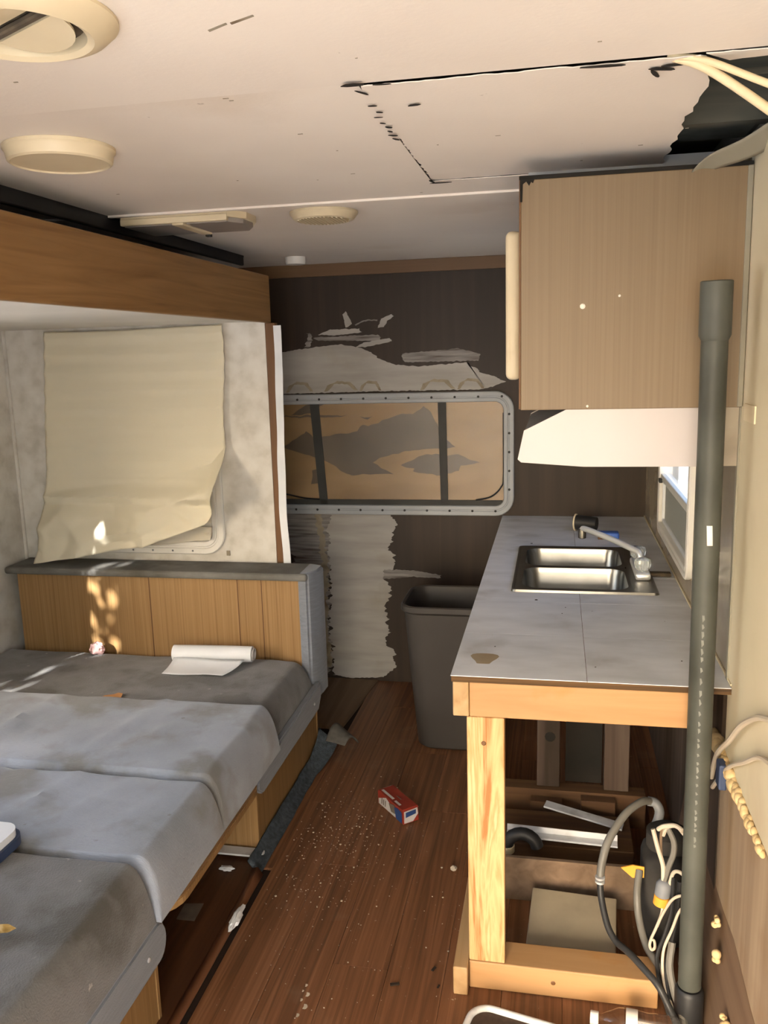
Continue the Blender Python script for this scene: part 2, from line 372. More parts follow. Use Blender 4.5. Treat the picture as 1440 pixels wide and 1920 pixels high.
# dark chips and marks along the saw line
mk = B()
for (px, py, a, l, w) in ((-.305, 1.343, 2, .036, .014), (-.300, 1.385, 60, .03, .006), (-.262, 1.352, 8, .03, .005), (-.300, 1.46, 10, .016, .006), (-.296, 1.50, 30, .014, .006),
        (-.305, 1.53, 5, .016, .004), (-.305, 1.57, 40, .012, .006), (-.232, 1.475, -12, .024, .008), (-.303, 1.63, 60, .014, .006), (-.303, 1.69, 60, .02, .007), (-.303, 1.66, 30, .02, .009), (-.300, 1.60, 50, .016, .008), (-.296, 2.12, 80, .04, .008), (-.277, 2.141, 3, .05, .012), (.06, 1.362, 5, .07, .010), (.145, 1.40, 20, .04, .012), (.165, 1.385, -8, .05, .01), (.138, 1.42, 70, .04, .008)):
    a = math.radians(a); n = 9; q = []
    for k in range(n):
        t = 2*PI*k/n; rr = 1+.35*noise.noise(Vector((k*3.1, px*50, py*9)))
        u, v = l/2*math.cos(t)*rr, w/2*math.sin(t)*rr
        q.append((px+u*math.cos(a)-v*math.sin(a), py+u*math.sin(a)+v*math.cos(a), ZC-.0052))
    mk.poly(q, (0, 0, .001))
obj('saw_chips', mk, 'dark_gap', ce, kind='stuff')
# inside the hole: rafters and insulation
for yy in (1.52, 1.86): obj('rafter', B().box(-.32, XR+.04, yy, yy+.04, 2.0, 2.10), 'cavity', ce)
obj('insulation', B().box(.20, XR+.03, 1.93, 2.12, 2.02, 2.08, .02), 'insul', ce)
obj('torn_edge', B().box(-.07, XR+.02, 2.128, 2.142, ZC-.006, ZC+.02), 'grey_frame', ce)
obj('trim_1', B().box(XL, XR, 2.318, 2.336, ZC-.006, ZC+.004, .002), 'ceiling', kind='structure')
st = B()
for k in range(34):
    px, py = random.uniform(-1.1, .3), random.uniform(.9, 2.2); st.box(px-.002, px+random.uniform(.001, .008), py-.0015, py+.0015, ZC-.0006, ZC+.0002)
obj('scuffs', st, 'stain', ce, kind='stuff')
for (a0, b0, a1) in ((-.43, 1.09, -.40), (-.395, 1.075, -.36)):
    obj('rust_mark', B().poly([(a0, b0, ZC-.0006), (a1, b0-.016, ZC-.0006), (a1, b0-.011, ZC-.0006), (a0, b0+.006, ZC-.0006)], (0, 0, .0005)), 'stain', ce)

# ---- back wall
wb = obj('wall_back', B().box(XL, XR+.05, YB, YB+.05, -.06, 2.1), 'wall_back', kind='structure')
obj('trim_2', B().box(XL, XR, YB-.014, YB, 1.925, 1.98, .002), 'header', kind='structure')
def brush(pts, name='paint_patch', m='paint', rag=.012, seed=0, step=.004, depth=.0008):
    out = []; n = len(pts)
    for i in range(n):
        a, b = Vector(pts[i]), Vector(pts[(i+1) % n]); d = b-a; k = max(1, int(d.length/step))
        vert = abs(d.y)/(d.length+1e-6)
        for j in range(k):
            p = a + d*(j/k); q = Vector((p.x*9, p.y*160, seed))
            p.x += rag*vert*(1.5*noise.noise(Vector((p.x*3, p.y*22, seed))) + 1.1*noise.noise(Vector((p.x*5, p.y*75, seed+2))) + .5*noise.noise(q*1.6)); p.y += .004*(1-vert)*noise.noise(Vector((p.x*60, p.y*30, seed+5)))
            out.append((p.x, YB-.0002, p.y))
    obj(name, B().poly(out, (0, -depth-.00006*seed, 0)), m, wb)
brush([(-1.35, 1.58), (-1.176, 1.604), (-.971, 1.622), (-.87, 1.60), (-.80, 1.555), (-.72, 1.522), (-.627, 1.513), (-.386, 1.526), (-.34, 1.48), (-.28, 1.462), (-.232, 1.438), (-.28, 1.415), (-.339, 1.405), (-.827, 1.405), (-1.35, 1.40)], rag=.02, seed=1)
brush([(-.688, 1.543), (-.672, 1.574), (-.433, 1.588), (-.338, 1.562), (-.345, 1.532), (-.676, 1.533)], m='paint_thin', seed=2)
brush([(-1.08, 1.668), (-1.02, 1.688), (-.88, 1.690), (-.872, 1.672), (-1.0, 1.662)], m='paint', seed=3)
brush([(-1.149, 1.612), (-1.138, 1.676), (-1.125, 1.676), (-1.118, 1.612)], m='paint_thin', seed=4)
brush([(-1.10, 1.655), (-.80, 1.66), (-.792, 1.632), (-1.08, 1.64)], m='paint_thin', seed=5)
brush([(-.90, 1.606), (-.87, 1.626), (-.75, 1.642), (-.735, 1.628), (-.86, 1.606)], m='paint', seed=6)
brush([(-.961, 1.754), (-.946, 1.768), (-.918, 1.712), (-.935, 1.700), (-.948, 1.696)], m='paint', seed=7, rag=.004)
brush([(-.905, 1.706), (-.86, 1.728), (-.80, 1.727), (-.80, 1.722), (-.86, 1.722), (-.90, 1.702)], m='paint_thin', seed=8, rag=.003)
brush([(-.80, 1.69), (-.785, 1.728), (-.735, 1.748), (-.724, 1.738), (-.755, 1.72), (-.77, 1.694)], m='paint', seed=9, rag=.006)
brush([(-1.30, .846), (-1.10, .843), (-1.05, .843), (-1.075, .50), (-1.085, .024), (-1.15, .03), (-1.16, .52), (-1.25, .572), (-1.285, .70)], m='paint_thin', seed=10, rag=.02)
brush([(-1.075, .80), (-1.05, .843), (-.775, .843), (-.735, .79), (-.74, .739), (-.78, .66), (-.745, .58), (-.79, .52), (-.77, .478), (-.80, .36), (-.775, .28), (-.80, .209), (-.755, .12), (-.76, .075), (-.817, .02), (-.979, .006), (-1.08, .02), (-1.07, .5)], seed=11, rag=.017)
brush([(-.80, .562), (-.66, .560), (-.52, .540), (-.53, .525), (-.66, .53), (-.80, .515)], m='paint_thin', seed=12, rag=.01)
brush([(-1.125, .84), (-1.095, .84), (-1.075, .60), (-1.088, .30), (-1.075, .06), (-1.10, .06), (-1.115, .35), (-1.105, .62)], name='water_stain', m='stain', seed=13, rag=.012, depth=.0013)
for i, (cx, w) in enumerate(((-1.18, .13), (-.98, .16), (-.84, .10), (-.53, .16), (-.38, .12))):
    brush([(cx-w/2, 1.408), (cx-w*.42, 1.435), (cx-w*.1, 1.455), (cx+w*.3, 1.45), (cx+w/2, 1.41), (cx+w*.4, 1.41), (cx+w*.2, 1.44), (cx-w*.2, 1.443), (cx-w*.4, 1.408)], name='water_stain', m='stain', seed=20+i, rag=.004, depth=.0013)

def ring_frame(b, x0, x1, z0, z1, r, w, ya, yb, n=8, flip=None):
    """rounded frame in the XZ plane between depths ya (front) and yb, with a stepped profile"""
    def L(ins, y): return [b.bm.verts.new(flip(px, y, pz) if flip else (px, y, pz)) for px, pz in rrect(x0+ins, x1-ins, z0+ins, z1-ins, max(.005, r-ins), n)]
    rings = [L(0, yb), L(0, ya+.004), L(.004, ya), L(w*.45, ya), L(w*.5, ya+.004), L(w*.6, ya+.004), L(w*.65, ya), L(w-.003, ya+.001), L(w, ya+.005), L(w, yb)]
    b.loft(rings, caps=False); return b
# ---- back window
w1 = thing('window_1', 'long rounded window with a grey frame in the dark back wall', 'window', (-.9, YB-.02, .835)); w1['kind'] = 'structure'; del w1['category']
obj('window_frame', ring_frame(B(), -1.62, -.187, .832, 1.397, .085, .046, YB-.028, YB-.001), 'grey_frame', w1, smooth=True)
obj('tan_board', B().box(-1.58, -.228, YB-.004, YB-.001, .872, 1.36), 'amber', w1)
gb = B(); gb.poly([(px, YB-.009, pz) for px, pz in rrect(-1.58, -.228, .872, 1.36, .05)], (0, .003, 0)); obj('window_pane', gb, 'glass_dusty', w1)
for q in (((-1.13, 1.358), (-1.088, 1.358), (-1.062, .880), (-1.10, .880)), ((-.529, 1.358), (-.492, 1.358), (-.488, .880), (-.521, .880))):
    obj('glazing_bar', B().poly([(a, YB-.016, c) for a, c in q], (0, .009, 0)), 'bar', w1)
obj('bottom_channel', B().box(-1.57, -.24, YB-.016, YB-.006, .878, .902), 'bar', w1)
obj('gasket', B().tube(smooth_path([(-1.57, YB-.014, .905), (-1.35, YB-.014, .935), (-1.26, YB-.014, .925), (-1.18, YB-.014, .908), (-1.1, YB-.014, .902)]), .004, 6), 'black', w1)
obj('gasket', B().tube(smooth_path([(-.234, YB-.014, 1.30), (-.234, YB-.014, 1.02), (-.245, YB-.014, .965), (-.29, YB-.014, .92), (-.36, YB-.014, .903)]), .004, 6), 'black', w1)
def film(pts, seed):
    out = []; n = len(pts)
    for i in range(n):
        a, b = Vector(pts[i]), Vector(pts[(i+1) % n]); k = max(1, int((b-a).length/.012))
        for j in range(k):
            p = a+(b-a)*(j/k); p += Vector((noise.noise(Vector((p.x*30, p.y*30, seed))), noise.noise(Vector((p.x*30, p.y*30, seed+9)))))*.008
            out.append((p.x, YB-.0052, p.y))
    obj('window_film', B().poly(out, (0, .001, 0)), 'film', w1)
film([(-1.277, 1.151), (-1.19, 1.20), (-1.155, 1.226), (-1.12, 1.195), (-1.03, 1.205), (-.91, 1.225), (-.883, 1.252), (-.858, 1.243), (-.80, 1.265), (-.693, 1.303), (-.645, 1.298), (-.594, 1.335), (-.56, 1.31), (-.546, 1.276), (-.522, 1.215), (-.47, 1.16), (-.45, 1.145), (-.585, 1.138), (-.70, 1.125), (-.80, 1.10), (-.84, 1.08), (-.80, 1.05), (-.743, 1.024), (-.968, 1.018), (-1.02, 1.06), (-1.10, 1.10), (-1.199, 1.125)], 1)
film([(-.712, 1.064), (-.66, 1.08), (-.623, 1.106), (-.56, 1.112), (-.54, 1.122), (-.50, 1.11), (-.44, 1.112), (-.341, 1.073), (-.43, 1.06), (-.439, 1.035), (-.538, 1.015), (-.65, 1.031), (-.64, 1.05)], 2)
film([(-1.23, 1.30), (-1.17, 1.335), (-1.14, 1.355), (-1.05, 1.357), (-1.09, 1.34), (-1.10, 1.31), (-1.16, 1.305)], 3)
film([(-1.30, 1.295), (-1.1, 1.30), (-.95, 1.297), (-1.0, 1.29), (-1.2, 1.288)], 4)
film([(-.90, 1.29), (-.85, 1.285), (-.83, 1.294), (-.86, 1.275)], 5); film([(-1.135, 1.04), (-1.105, 1.045), (-1.10, .98), (-1.14, .975)], 6)
sc0 = B().lathe([(.0055, 0), (.0055, .002), (.003, .0035)], (-1.32, YB-.028, .855), 8, (0, -1, 0))
piece('screw', sc0, 'bar', w1, [(i*.105, 0, 0) for i in range(1, 11)] + [(i*.105+.03, 0, .519) for i in range(0, 11)] + [(1.112, 0, .10+i*.085) for i in range(5)])

# ---- right wall, window over the sink
wr = obj('wall_right', B().box(XR+.03, XR+.06, YF, 2.50, -.06, 2.1).box(XR+.03, XR+.06, 3.29, YB, -.06, 2.1).box(XR+.03, XR+.06, 2.50, 3.29, -.06, .90).box(XR+.03, XR+.06, 2.50, 3.29, 1.50, 2.1), 'exterior', kind='structure')
def wp(name, y0, y1, z0, z1, m, x0=XR): obj(name, B().box(x0, XR+.03, y0, y1, z0, z1, .0015, 1), m, wr)
wp('cream_panel', YF, 1.94, .655, 1.98, 'cream')
wp('raw_wood_panel', YF, 2.0, .02, .655, 'raw', XR+.006)
obj('base_board', B().poly([(XR-.03, YF, 0), (XR-.03, 1.72, 0), (XR-.03, 1.9, .0), (XR-.03, 2.5, 0), (XR+.01, 2.5, .30), (XR+.008, 1.95, .32), (XR+.004, 1.6, .27), (XR+.002, YF, .20)], (.02, 0, 0)), 'brown', wr)
wp('backsplash', 1.94, 2.52, .835, 1.98, 'splash', XR+.002); wp('backsplash', 3.27, YB, .835, 1.98, 'splash', XR+.002)
wp('backsplash', 2.52, 3.27, .835, .905, 'splash', XR+.002); wp('backsplash', 2.52, 3.27, 1.48, 1.98, 'splash', XR+.002)
wp('dark_panel', 2.0, YB, 0, .83, 'dark_wood', XR+.004)
obj('baseboard_right', B().box(XR-.003, XR+.002, 1.90, YB, .831, .836, .001), 'cream_plastic', kind='structure')
obj('trim_3', B().box(XR-.004, XR+.006, 1.935, 1.952, .83, 1.95, .002), 'tape', kind='structure')
obj('patch_tape', B().box(XR-.003, XR, 1.80, 1.90, 1.42, 1.455), 'cream_plastic', wr)
w2 = thing('window_2', 'white framed sliding window over the sink', 'window', (XR, 2.9, .905)); w2['kind'] = 'structure'; del w2['category']
fx = lambda a, y, z: (y, a, z)     # frame drawn in the YZ plane: a runs along y, depth is x
obj('window_frame', ring_frame(B(), 2.52, 3.28, .895, 1.49, .05, .04, XR-.014, XR+.03, flip=fx), 'white_plastic', w2, smooth=True)
obj('window_frame', B().box(XR-.008, XR+.01, 2.555, 3.245, 1.09, 1.115, .003), 'white_plastic', w2)
obj('lower_pane', B().box(XR+.008, XR+.012, 2.555, 3.245, .93, 1.095), 'frosted', w2)
obj('pane_trim', ring_frame(B(), 2.56, 3.24, .935, 1.092, .02, .012, XR-.001, XR+.008, flip=fx), 'white_seal', w2, smooth=True)
obj('upper_pane', B().box(XR+.010, XR+.013, 2.555, 3.245, 1.11, 1.455), 'glass', w2)
obj('latch', B().box(XR-.018, XR-.006, 3.20, 3.235, 1.085, 1.10, .003), 'black', w2)

# ---- left wall and rear end (behind the photographer): the openings that let daylight in
SY0, SY1, SZ0, SZ1 = .25, 2.0, .74, 1.66
wl = obj('wall_left', B().box(XL-.05, XL, YF, SY0, -.06, 2.1).box(XL-.05, XL, SY1, YB, -.06, 2.1).box(XL-.05, XL, SY0, SY1, -.06, SZ0).box(XL-.05, XL, SY0, SY1, SZ1, 2.1), 'exterior', kind='structure')
w3 = thing('window_3', 'small side window in the outer dinette wall', 'window', (XL, 1.1, SZ0)); w3['kind'] = 'structure'; del w3['category']
obj('window_frame', ring_frame(B(), SY0-.03, SY1+.03, SZ0-.03, SZ1+.03, .05, .035, XL+.012, XL-.03, flip=fx), 'white_plastic', w3, smooth=True)
obj('window_pane', B().poly([(XL-.02, SY0-.02, SZ0-.02), (XL-.02, SY1+.02, SZ0-.02), (XL-.02, SY1+.02, SZ1+.02), (XL-.02, SY0-.02, SZ1+.02)], (-.003, 0, 0)), 'glass', w3)
wn = obj('wall_rear', B().box(XL, -.85, YF-.05, YF, -.06, 2.1).box(-.85, XR, YF-.05, YF, 1.96, 2.1), 'exterior', kind='structure')
obj('unseen_sun_shield', B().box(-2.6, 1.6, -2.55, YF-.06, 1.99, 2.02), 'exterior', kind='structure')  # unseen slab added to keep direct sun off the counter and visible floor
obj('unseen_sun_fin', B().box(-2.93, -2.36, -.25, -.19, -.65, 3.4), 'exterior', kind='structure')  # unseen fin added to stop sun through most of the side window
lv = B(); random.seed(11)
for k in range(330):
    y = random.uniform(.15, 1.0); t = (1.70-y)/.94; c = Vector((-2.36-.33*t+random.gauss(0, .22), y, random.uniform(.9, 1.75)+.5*t)); c.x = min(c.x, -2.42)
    q = Matrix.Rotation(random.uniform(0, 6), 3, 'Z') @ Matrix.Rotation(random.uniform(-1, 1), 3, 'X'); z = random.uniform(.03, .06)
    lv.poly([c + q @ Vector(p)*z for p in ((0, 0, -1), (.5, 0, -.2), (.35, .1, .5), (0, 0, 1), (-.35, .1, .5), (-.5, 0, -.2))], q @ Vector((0, .002, 0)))
lv.tube([(-2.9, .55, -.65), (-2.85, .55, .6), (-2.7, .6, 1.6), (-2.7, .6, 2.4)], [.03, .025, .015, .006], 8)
obj('unseen_dapple_shrub', lv, 'foliage', kind='structure')  # unseen leaves added in the sun's path to dapple and dim the streak
gd = obj('ground', B().box(-30, 30, -40, 40, -.75, -.65), 'earth', kind='structure')

# ================================================================== THE DINETTE SLIDE
sl_ = thing('slide_room', 'dinette slide-out alcove with speckled white walls and wooden fascia beam', 'slide-out', (-1.1, 3.3, 0)); sl_['kind'] = 'structure'; del sl_['category']
obj('end_wall', B().box(XL, -1.128, 3.27, 3.30, 0, 1.73), 'slide_wall', sl_)
obj('outer_wall', B().box(XL, XL+.02, YF, SY0, 0, 1.73).box(XL, XL+.02, SY1, 3.27, 0, 1.73).box(XL, XL+.02, SY0, SY1, 0, SZ0).box(XL, XL+.02, SY0, SY1, SZ1, 1.73), 'slide_wall', sl_)
obj('slide_ceiling', B().box(XL, -1.125, .3, 3.30, 1.712, 1.86), 'slide_ceil', sl_)
obj('slide_roof', B().box(XL, -1.128, .3, 3.30, 1.862, 1.868), 'black', sl_)  # black top plate added to deepen the shade above the slide
obj('ceiling_shade_strip', B().box(-1.262, -1.246, .3, 3.40, 1.940, 1.979, .004).box(-1.30, -1.246, .3, 3.40, 1.972, 1.979), 'black', ce)  # black strip added below the ceiling to imitate the shadow over the beam
obj('fascia_beam', B().box(-1.125, -1.105, .3, 3.285, 1.706, 1.886, .004), 'oak_y', sl_)
obj('edge_post', B().box(-1.128, -1.088, 3.272, 3.31, 0, 1.706, .002), 'oak_dark', sl_)
sd = B().grid(2, 40, lambda u, v: (-1.098+.032*u+.004*noise.noise(Vector((v*6, u, 0))) - .006*math.sin(v*5), 3.268-.004*u, .70+.995*v))
obj('seal_strip', sd, 'white_seal', sl_, solid=.003)
obj('corner_trim', B().box(XL+.02, XL+.032, 3.258, 3.27, .72, 1.712, .002), 'slide_wall', sl_)
w4 = thing('window_4', 'rounded white window frame half hidden by hanging paper', 'window', (-1.7, 3.27, .78)); w4['kind'] = 'structure'; del w4['category']
obj('window_frame', ring_frame(B(), -2.06, -1.345, .770, 1.56, .09, .055, 3.255, 3.27), 'white_plastic', w4, smooth=True)
obj('blind_backing', B().box(-2.01, -1.395, 3.266, 3.269, .82, 1.51), 'slide_wall', w4)
s0 = B().box(-2.0, -1.40, 3.262, 3.2655, .83, .86); piece('blind_slat', s0, 'paper_white', w4, [(0, 0, .072*i) for i in range(1, 10)])
s1 = B().lathe([(.0045, 0), (.003, .002)], (-1.85, 3.2548, .785), 8, (0, -1, 0)); piece('screw', s1, 'grey_plastic', w4, [(.09*i, 0, 0) for i in range(1, 5)])
obj('wall_chip', B().box(-1.345, -1.330, 3.266, 3.2702, .765, .785), 'stain', sl_)

# paper taped over the window
def paper(u, v):                                  # u across, v down
    xl = -2.075 - .085*v + .05*max(0, v-.8)*5*.25; xr = -1.297 + .006*math.sin(v*9) - .02*v
    bot = .748 + .13*u + .16*max(0, u-.6) + 1.0*max(0, u-.92)
    top = 1.700 - .004*math.sin(u*5)
    x = xl+(xr-xl)*u; z = top+(bot-top)*v
    y = 3.247 - .004*math.sin(z*87)*(1-.6*v) - .006*noise.noise(Vector((x*3, z*3, 1)))
    t = max(0, v-.70)/.30
    vd_, vp_ = noise.voronoi(Vector((x*5+.3, z*6, 1.7)))
    g = max(0, min(1, (1.10-z)/.08)) - max(0, min(1, (1.02-z)/.03))
    y -= .022*g + .11*min(1, t*2.2)*vd_[0]
    sw = (z/.073) % 1.0; y -= .003*sw*(1-t)
    y -= .045*t*t*(1-.4*u) + .03*t*abs(noise.noise(Vector((x*9-z*6, z*12+x*4, 5))))
    if u > .82: y -= .09*((u-.82)/.18)**2*t
    return (x, y, z)
hp = obj('hanging_paper', B().grid(80, 130, paper), 'paper', smooth=True, origin=(-1.7, 3.24, .72), solid=.0006)
tag(hp, 'large cream paper sheet taped over dinette window, lower edge curling', 'paper')
obj('folded_tail', B().grid(16, 10, lambda u, v: (-1.66+.27*u-.01*v, 3.235-.012*math.sin(u*6)-.006*noise.noise(Vector((u*9, v*9, 4))), .895-.005*u-.085*v+.03*u*v)), 'paper_white', hp, smooth=True, solid=.0006)

# ---- benches
def cushion(x0, x1, y0, y1, z0, z1, r, rh, ridges=(), lump=.006, seed=0, n=(70, 60), sag=0.):
    b = B(); h = z1-z0
    def spread(k, n, a0, a1, ra, rb):
        t = k/n; L = a1-a0
        if t < .2: return a0+ra*(1-math.cos(t/.2*PI/2))
        if t > .8: return a1-rb*(1-math.cos((1-t)/.2*PI/2))
        return a0+ra+(L-ra-rb)*(t-.2)/.6
    nu, nv = n
    def pt(u, v):
        x = spread(u*nu, nu, x0, x1, r, rh); y = spread(v*nv, nv, y0, y1, r, r)
        f = 1.
        for d, rr in ((x-x0, r), (x1-x, rh), (y-y0, r), (y1-y, r)):
            q = max(0., 1-d/rr)
            f *= math.sqrt(max(0., 1-q**2.2))
        z = h*f
        z += lump*f*(noise.noise(Vector((x*4, y*4, seed))) + .5*noise.noise(Vector((x*9, y*9, seed+3))))
        for (ax, ay, bx, by, w, am) in ridges:
            d = Vector((bx-ax, by-ay)); p = Vector((x-ax, y-ay)); t = p.dot(d)/d.length_squared
            dist = abs(p.x*d.y-p.y*d.x)/d.length
            if -.15 < t < 1.15: z += am*f*math.exp(-(dist/w)**2)*max(0, 1-abs(t-.5)*1.6)
        return (x, y, z0+max(0., z))
    b.grid(nu, nv, pt)
    b.bm.faces.new([b.bm.verts.new(p) for p in ((x0, y0, z0), (x1, y0, z0), (x1, y1, z0), (x0, y1, z0))])
    return b
RX = -.935
def bench_base(t, y0, y1, zt):
    obj('side_panel', B().box(XL+.03, RX, y0, y0+.016, 0, zt, .001), 'oak', t)
    obj('front_panel', B().box(RX-.016, RX, y0+.017, y1-.014, .0, zt, .001), 'oak', t)
    obj('edge_strip', B().box(RX-.02, RX+.002, y1-.013, y1, 0, zt, .001), 'oak', t)
    obj('edge_strip', B().box(RX-.02, RX+.004, y0-.004, y0+.012, 0, zt, .001), 'oak', t)
    obj('seat_board', B().box(XL+.03, RX-.02, y0+.017, y1, zt-.02, zt), 'dark_wood', t)
def fab_rail(t, y0, y1, z0, z1, near_round, x=RX):
    h = z1-z0; pts = []
    if near_round:                               # rounded at its far end
        pts = [(y0, z0), (y0, z1)] + [(y1-h*.42+h*.42*math.sin(a), z0+h*.5+h*.5*math.cos(a)) for a in [PI*k/10 for k in range(11)]]
    else:
        pts = [(y0+.04, z0), (y0, z1-.07), (y0, z1-.033)] + [(y0+.19, z1-.033), (y0+.24, z1-.008), (y1, z1), (y1, z0+.04), (y1-.04, z0)]
    b = B(); b.poly([(x, a, c) for a, c in pts], (.022, 0, 0))
    bmesh.ops.bevel(b.bm, geom=[e for e in b.bm.edges if abs(e.verts[0].co.x-x-.022) < 1e-5 and abs(e.verts[1].co.x-x-.022) < 1e-5], offset=.006, segments=2, affect='EDGES')
    r = obj('padded_rail', b, 'rail_fab', t)
    return r
rb = thing('dinette_bench', 'far dinette bench with oak front and wooden back panel below the papered window', 'bench', (-1.6, 2.75, 0))
bench_base(rb, 2.385, 3.105, .262)
r_ = fab_rail(rb, 2.36, 3.10, .195, .295, False)
sb = B().lathe([(.006, 0), (.006, .002), (.003, .0035)], (RX+.022, 3.0, .245), 10, (1, 0, 0)); obj('screw', sb, 'chrome', r_)
obj('back_panel', B().box(-2.215, -.985, 3.10, 3.25, .05, .716), 'oak', rb)
for gx in (-1.62, -1.24, -1.14): obj('panel_groove', B().box(gx-.002, gx+.002, 3.0988, 3.1005, .34, .714), 'oak_dark', rb)
obj('top_cap', B().box(XL+.04, -.945, 3.075, 3.262, .712, .742, .012, 3), 'cap_fab', rb)
ec = B(); ec.poly([(-.985, 3.085, .74), (-.945, 3.085, .748), (-.915, 3.13, .748), (-.915, 3.22, .745), (-.985, 3.25, .745)], (0, 0, -.52))
bmesh.ops.bevel(ec.bm, geom=[e for e in ec.bm.edges], offset=.008, segments=2, affect='EDGES')
ecl = obj('padded_end', ec, 'rail_fab', rb, smooth=True)
sc = thing('seat_cushion', 'stained dark grey seat cushion on the far dinette bench', 'cushion', (-1.55, 2.8, .285))
obj('cover', cushion(-2.27, -.9375, 2.566, 3.073, .264, .395, .025, .075, ridges=((-1.3, 2.6, -1.05, 2.9, .03, -.004),), seed=3), 'seat', sc, smooth=True)

tb = thing('drop_table', 'dinette table lowered to bed height, oak edged, under blue-grey cushions', 'table', (-1.5, 2.03, .0))
def rr_prism(b, x0, x1, y0, y1, z0, z1, r):
    lo = [b.bm.verts.new((px, py, z0)) for px, py in rrect(x0, x1, y0, y1, r)]; hi = [b.bm.verts.new((px, py, z1)) for px, py in rrect(x0, x1, y0, y1, r)]
    b.loft([lo, hi]); return b
obj('table_top', rr_prism(B(), -2.2, -.900, 1.70, 2.375, .245, .268, .09), 'oak_y', tb)
obj('edge_band', rr_prism(B(), -2.201, -.897, 1.698, 2.377, .247, .264, .092), 'oak', tb)
obj('table_leg', B().lathe([(.03, 0), (.03, .24)], (-1.75, 2.05, 0.003), 16), 'white_metal', tb)
rid = ((-1.66, 2.62, -1.78, 2.02, .013, .014), (-1.28, 2.62, -1.40, 2.0, .014, .012), (-1.60, 2.5, -1.72, 2.0, .010, -.010), (-1.15, 2.5, -1.3, 2.04, .012, .008), (-1.44, 2.16, -1.34, 2.02, .012, -.014))
c1 = thing('back_cushion', 'creased blue-grey back cushion laid on the table, farther of the pair', 'cushion', (-1.5, 2.3, .268))
obj('cover', cushion(-2.25, -.905, 2.052, 2.56, .269, .434, .022, .06, ridges=rid, seed=11), 'cush', c1, smooth=True)
c2 = thing('back_cushion', 'creased blue-grey back cushion laid on the table, nearer of the pair', 'cushion', (-1.5, 1.86, .268))
rid2 = ((-1.30, 2.1, -1.42, 1.66, .013, .012), (-1.10, 2.1, -1.30, 1.7, .012, .009), (-1.52, 2.1, -1.62, 1.75, .014, -.010), (-1.0, 2.0, -1.12, 1.72, .012, .006))
obj('cover', cushion(-2.25, -.905, 1.660, 2.056, .269, .426, .022, .06, ridges=rid2, seed=17), 'cush', c2, smooth=True)
nb = thing('dinette_bench', 'near dinette bench with oak front and rounded padded rail, at lower left', 'bench', (-1.6, 1.0, 0))
bench_base(nb, .35, 1.675, .255)
r_ = fab_rail(nb, .36, 1.697, .165, .268, True)
sb = B().lathe([(.006, 0), (.006, .002), (.003, .0035)], (RX+.022, 1.60, .215), 10, (1, 0, 0)); obj('screw', sb, 'chrome', r_)
s2 = thing('seat_cushion', 'stained dark grey seat cushion on the near bench, at lower left', 'cushion', (-1.55, 1.0, .255))
obj('cover', cushion(-2.27, -.917, .36, 1.657, .2695, .430, .022, .055, ridges=((-1.2, 1.2, -1.0, 1.6, .05, -.005),), seed=23, lump=.009), 'seat', s2, smooth=True)

# ---- floor-side trims by the dinette
tr = B(); nseg = 24
for i in range(nseg): pass
tr.grid(2, 40, lambda u, v: (-.908+.030*u+.003*noise.noise(Vector((v*4, 2, 0))), .3+1.96*v, .002+.004*(1-abs(2*u-1)) + (.02*max(0, v-.93)/.07 if u < .6 else 0)))
th = obj('threshold_strip', tr, 'threshold', smooth=True, origin=(-.89, 1.3, 0), solid=.003); tag(th, 'red-brown floor edging strip, loose and split beside the dinette', 'floor strip')
def cs(u, v):
    y = 2.27+.80*v; x = -.928+.042*u+.004*noise.noise(Vector((v*9, u*2, 1))); z = .004+.035*(1-u)**2+.004*noise.noise(Vector((u*5, v*14, 7)))
    if v > .8:
        t = (v-.8)/.2; x += .035*t*u+.01*t; z += .075*t*t*(1-u*.2)
    return (x, y, max(.003, z))
cp = obj('carpet_strip', B().grid(8, 50, cs), 'carpet', smooth=True, origin=(-.9, 2.65, 0), solid=.006)
tag(cp, 'torn blue-grey carpet strip along the far bench base, curled at its far end', 'carpet strip')
obj('curled_end', B().grid(8, 10, lambda u, v: (-.885+.085*u+.03*v, 3.04+.10*v-.03*u, .075+.045*math.sin(v*PI*.8)-.06*v*u)), 'carpet_back', cp, smooth=True, solid=.005, label='pale backing of the curled carpet end')
br = B(); br.poly([(-1.14, 2.33, .012), (-1.14, 2.372, .012)]+[(-.925+.021*math.sin(a), 2.351+.021*math.cos(a), .012) for a in [PI*k/8 for k in range(9)]], (0, 0, .006))
bo = thing('metal_bracket', 'white flat metal bar with a bolt hole, on the floor by the far bench', 'bracket', (-1.03, 2.35, 0))
obj('bar', br, 'white_metal', bo); obj('bolt_hole', B().lathe([(.006, 0), (.006, .0014)], (-.927, 2.351, .0178), 12), 'black', bo)
obj('stand_off', B().box(-1.13, -1.10, 2.338, 2.364, 0.001, .012), 'white_metal', bo)

